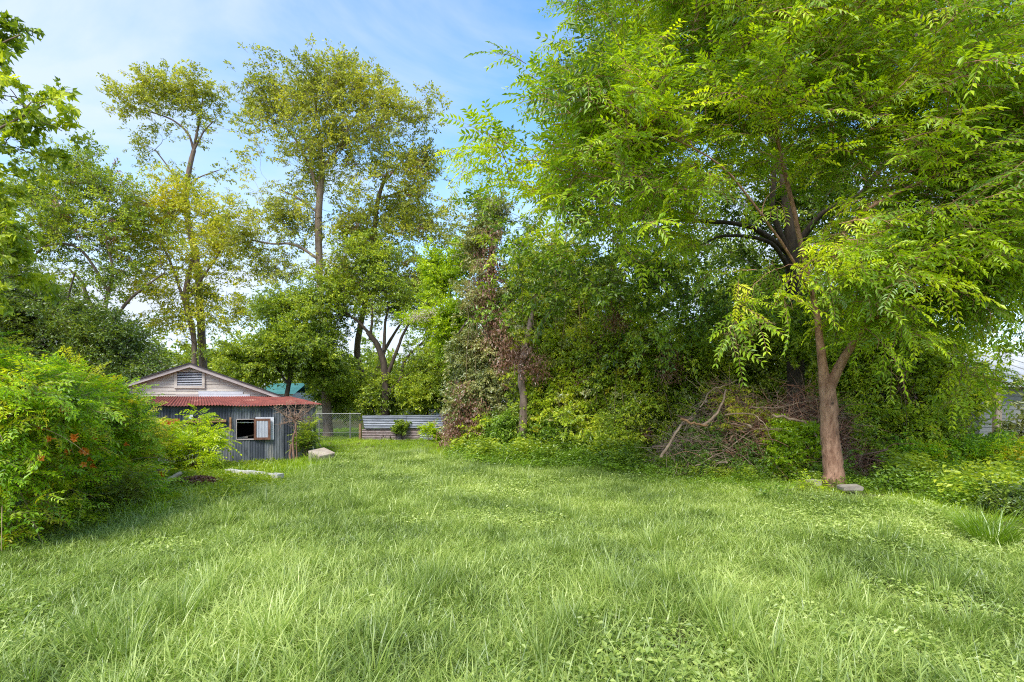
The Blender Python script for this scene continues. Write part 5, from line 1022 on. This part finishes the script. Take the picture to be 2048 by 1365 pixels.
g = Geo(); q0 = P(627, 915, 15.6); q1 = P(624.5, 845, 15.6); tubes(g, [q0, q1], np.array([.022, .022]), 10, cap=True); tag(g.obj('white_pipe', M['pvc'], smooth=True), 'upright white pipe standing behind the concrete box', 'pipe')
g = Geo(); tubes(g, [P(645, 900, 15.8), P(632, 877, 15.8)], np.array([.014, .012]), 6, cap=True); tag(g.obj('thin_stick', M['greywood'], smooth=True), 'thin slanting stick leaning on the shed corner', 'stick')
# logs and planks
def log(name, pts, r, mat, label, cat, sides=9):
    A = smooth_line([P(*q) for q in pts], 12, .008); g = Geo(); tubes(g, A, np.full(12, r) * (1 + RNG.normal(size=12) * .08), sides, cap=True); return tag(g.obj(name, M[mat], smooth=True), label, cat)
M['paleWood'] = surf_mat('bleached_wood', (.36, .28, .20), (.58, .49, .38), 5, .9, stretch=(1, 1, 3), bump=.4)
M['whiteWood'] = surf_mat('peeling_white_plank', (.42, .40, .34), (.70, .68, .62), 4, .85, stretch=(.6, 1.5, 3), c3=(.22, .20, .16), s3=4, t3=.58, bump=.4)
log('fallen_log', [(283, 998, 9.3), (310, 978, 10.2), (335, 962, 11.1), (360, 948, 12.0)], .055, 'paleWood', 'bleached crooked log lying diagonally in the weeds below the vine heap', 'log')
log('short_log', [(272, 940, 12.9), (300, 941, 12.8), (333, 944, 12.6)], .07, 'paleWood', 'short pale log lying beneath the vine heap near the sapling', 'log')
pl = np.array([P(455, 962, 12.7), P(562, 968, 12.0)])
g = Geo(); a, b = pl; a = a.copy(); b = b.copy(); a[2] = gh(a[0], a[1]) + .12; b[2] = gh(b[0], b[1]) + .12; dx = unit(b - a); dn = np.array([-dx[1], dx[0], 0]); 
for k in range(6):
    t0, t1 = k / 6, (k + 1) / 6; c0 = a + (b - a) * t0; w_ = .085 + .012 * RNG.normal()
    box(g, (0, -w_, -.04), (np.linalg.norm(b - a) / 6 - .006, w_, .05 + RNG.uniform(-.006, .01)), 0, lambda V: c0 + V[:, :1] * dx + V[:, 1:2] * dn + V[:, 2:3] * np.array([0, 0, 1]))
tag(g.obj('white_plank', M['whiteWood']), 'long peeling whitish plank lying in the grass before the shed', 'plank')
# rubble mound with brown dead leaves
g = Geo(); n = 2600; a = RNG.uniform(0, 2 * PI, n); r = np.sqrt(RNG.random(n)); b = P(392, 985, 11.0); x = b[0] + r * .6 * np.cos(a); y = b[1] + r * .45 * np.sin(a); z = gh(x, y) + .16 * (1 - r * r) + .02
leaf_quads(g, np.stack([x, y, z], -1), RNG.normal(size=(n, 3)), RNG.normal(size=(n, 3)) * .5 + [0, 0, 1], .055, .03)
tag(g.obj('dead_leaf_litter', M['leafDead']), 'brown patch of dead leaves and debris beside the diagonal log', 'leaf litter', kind='stuff')
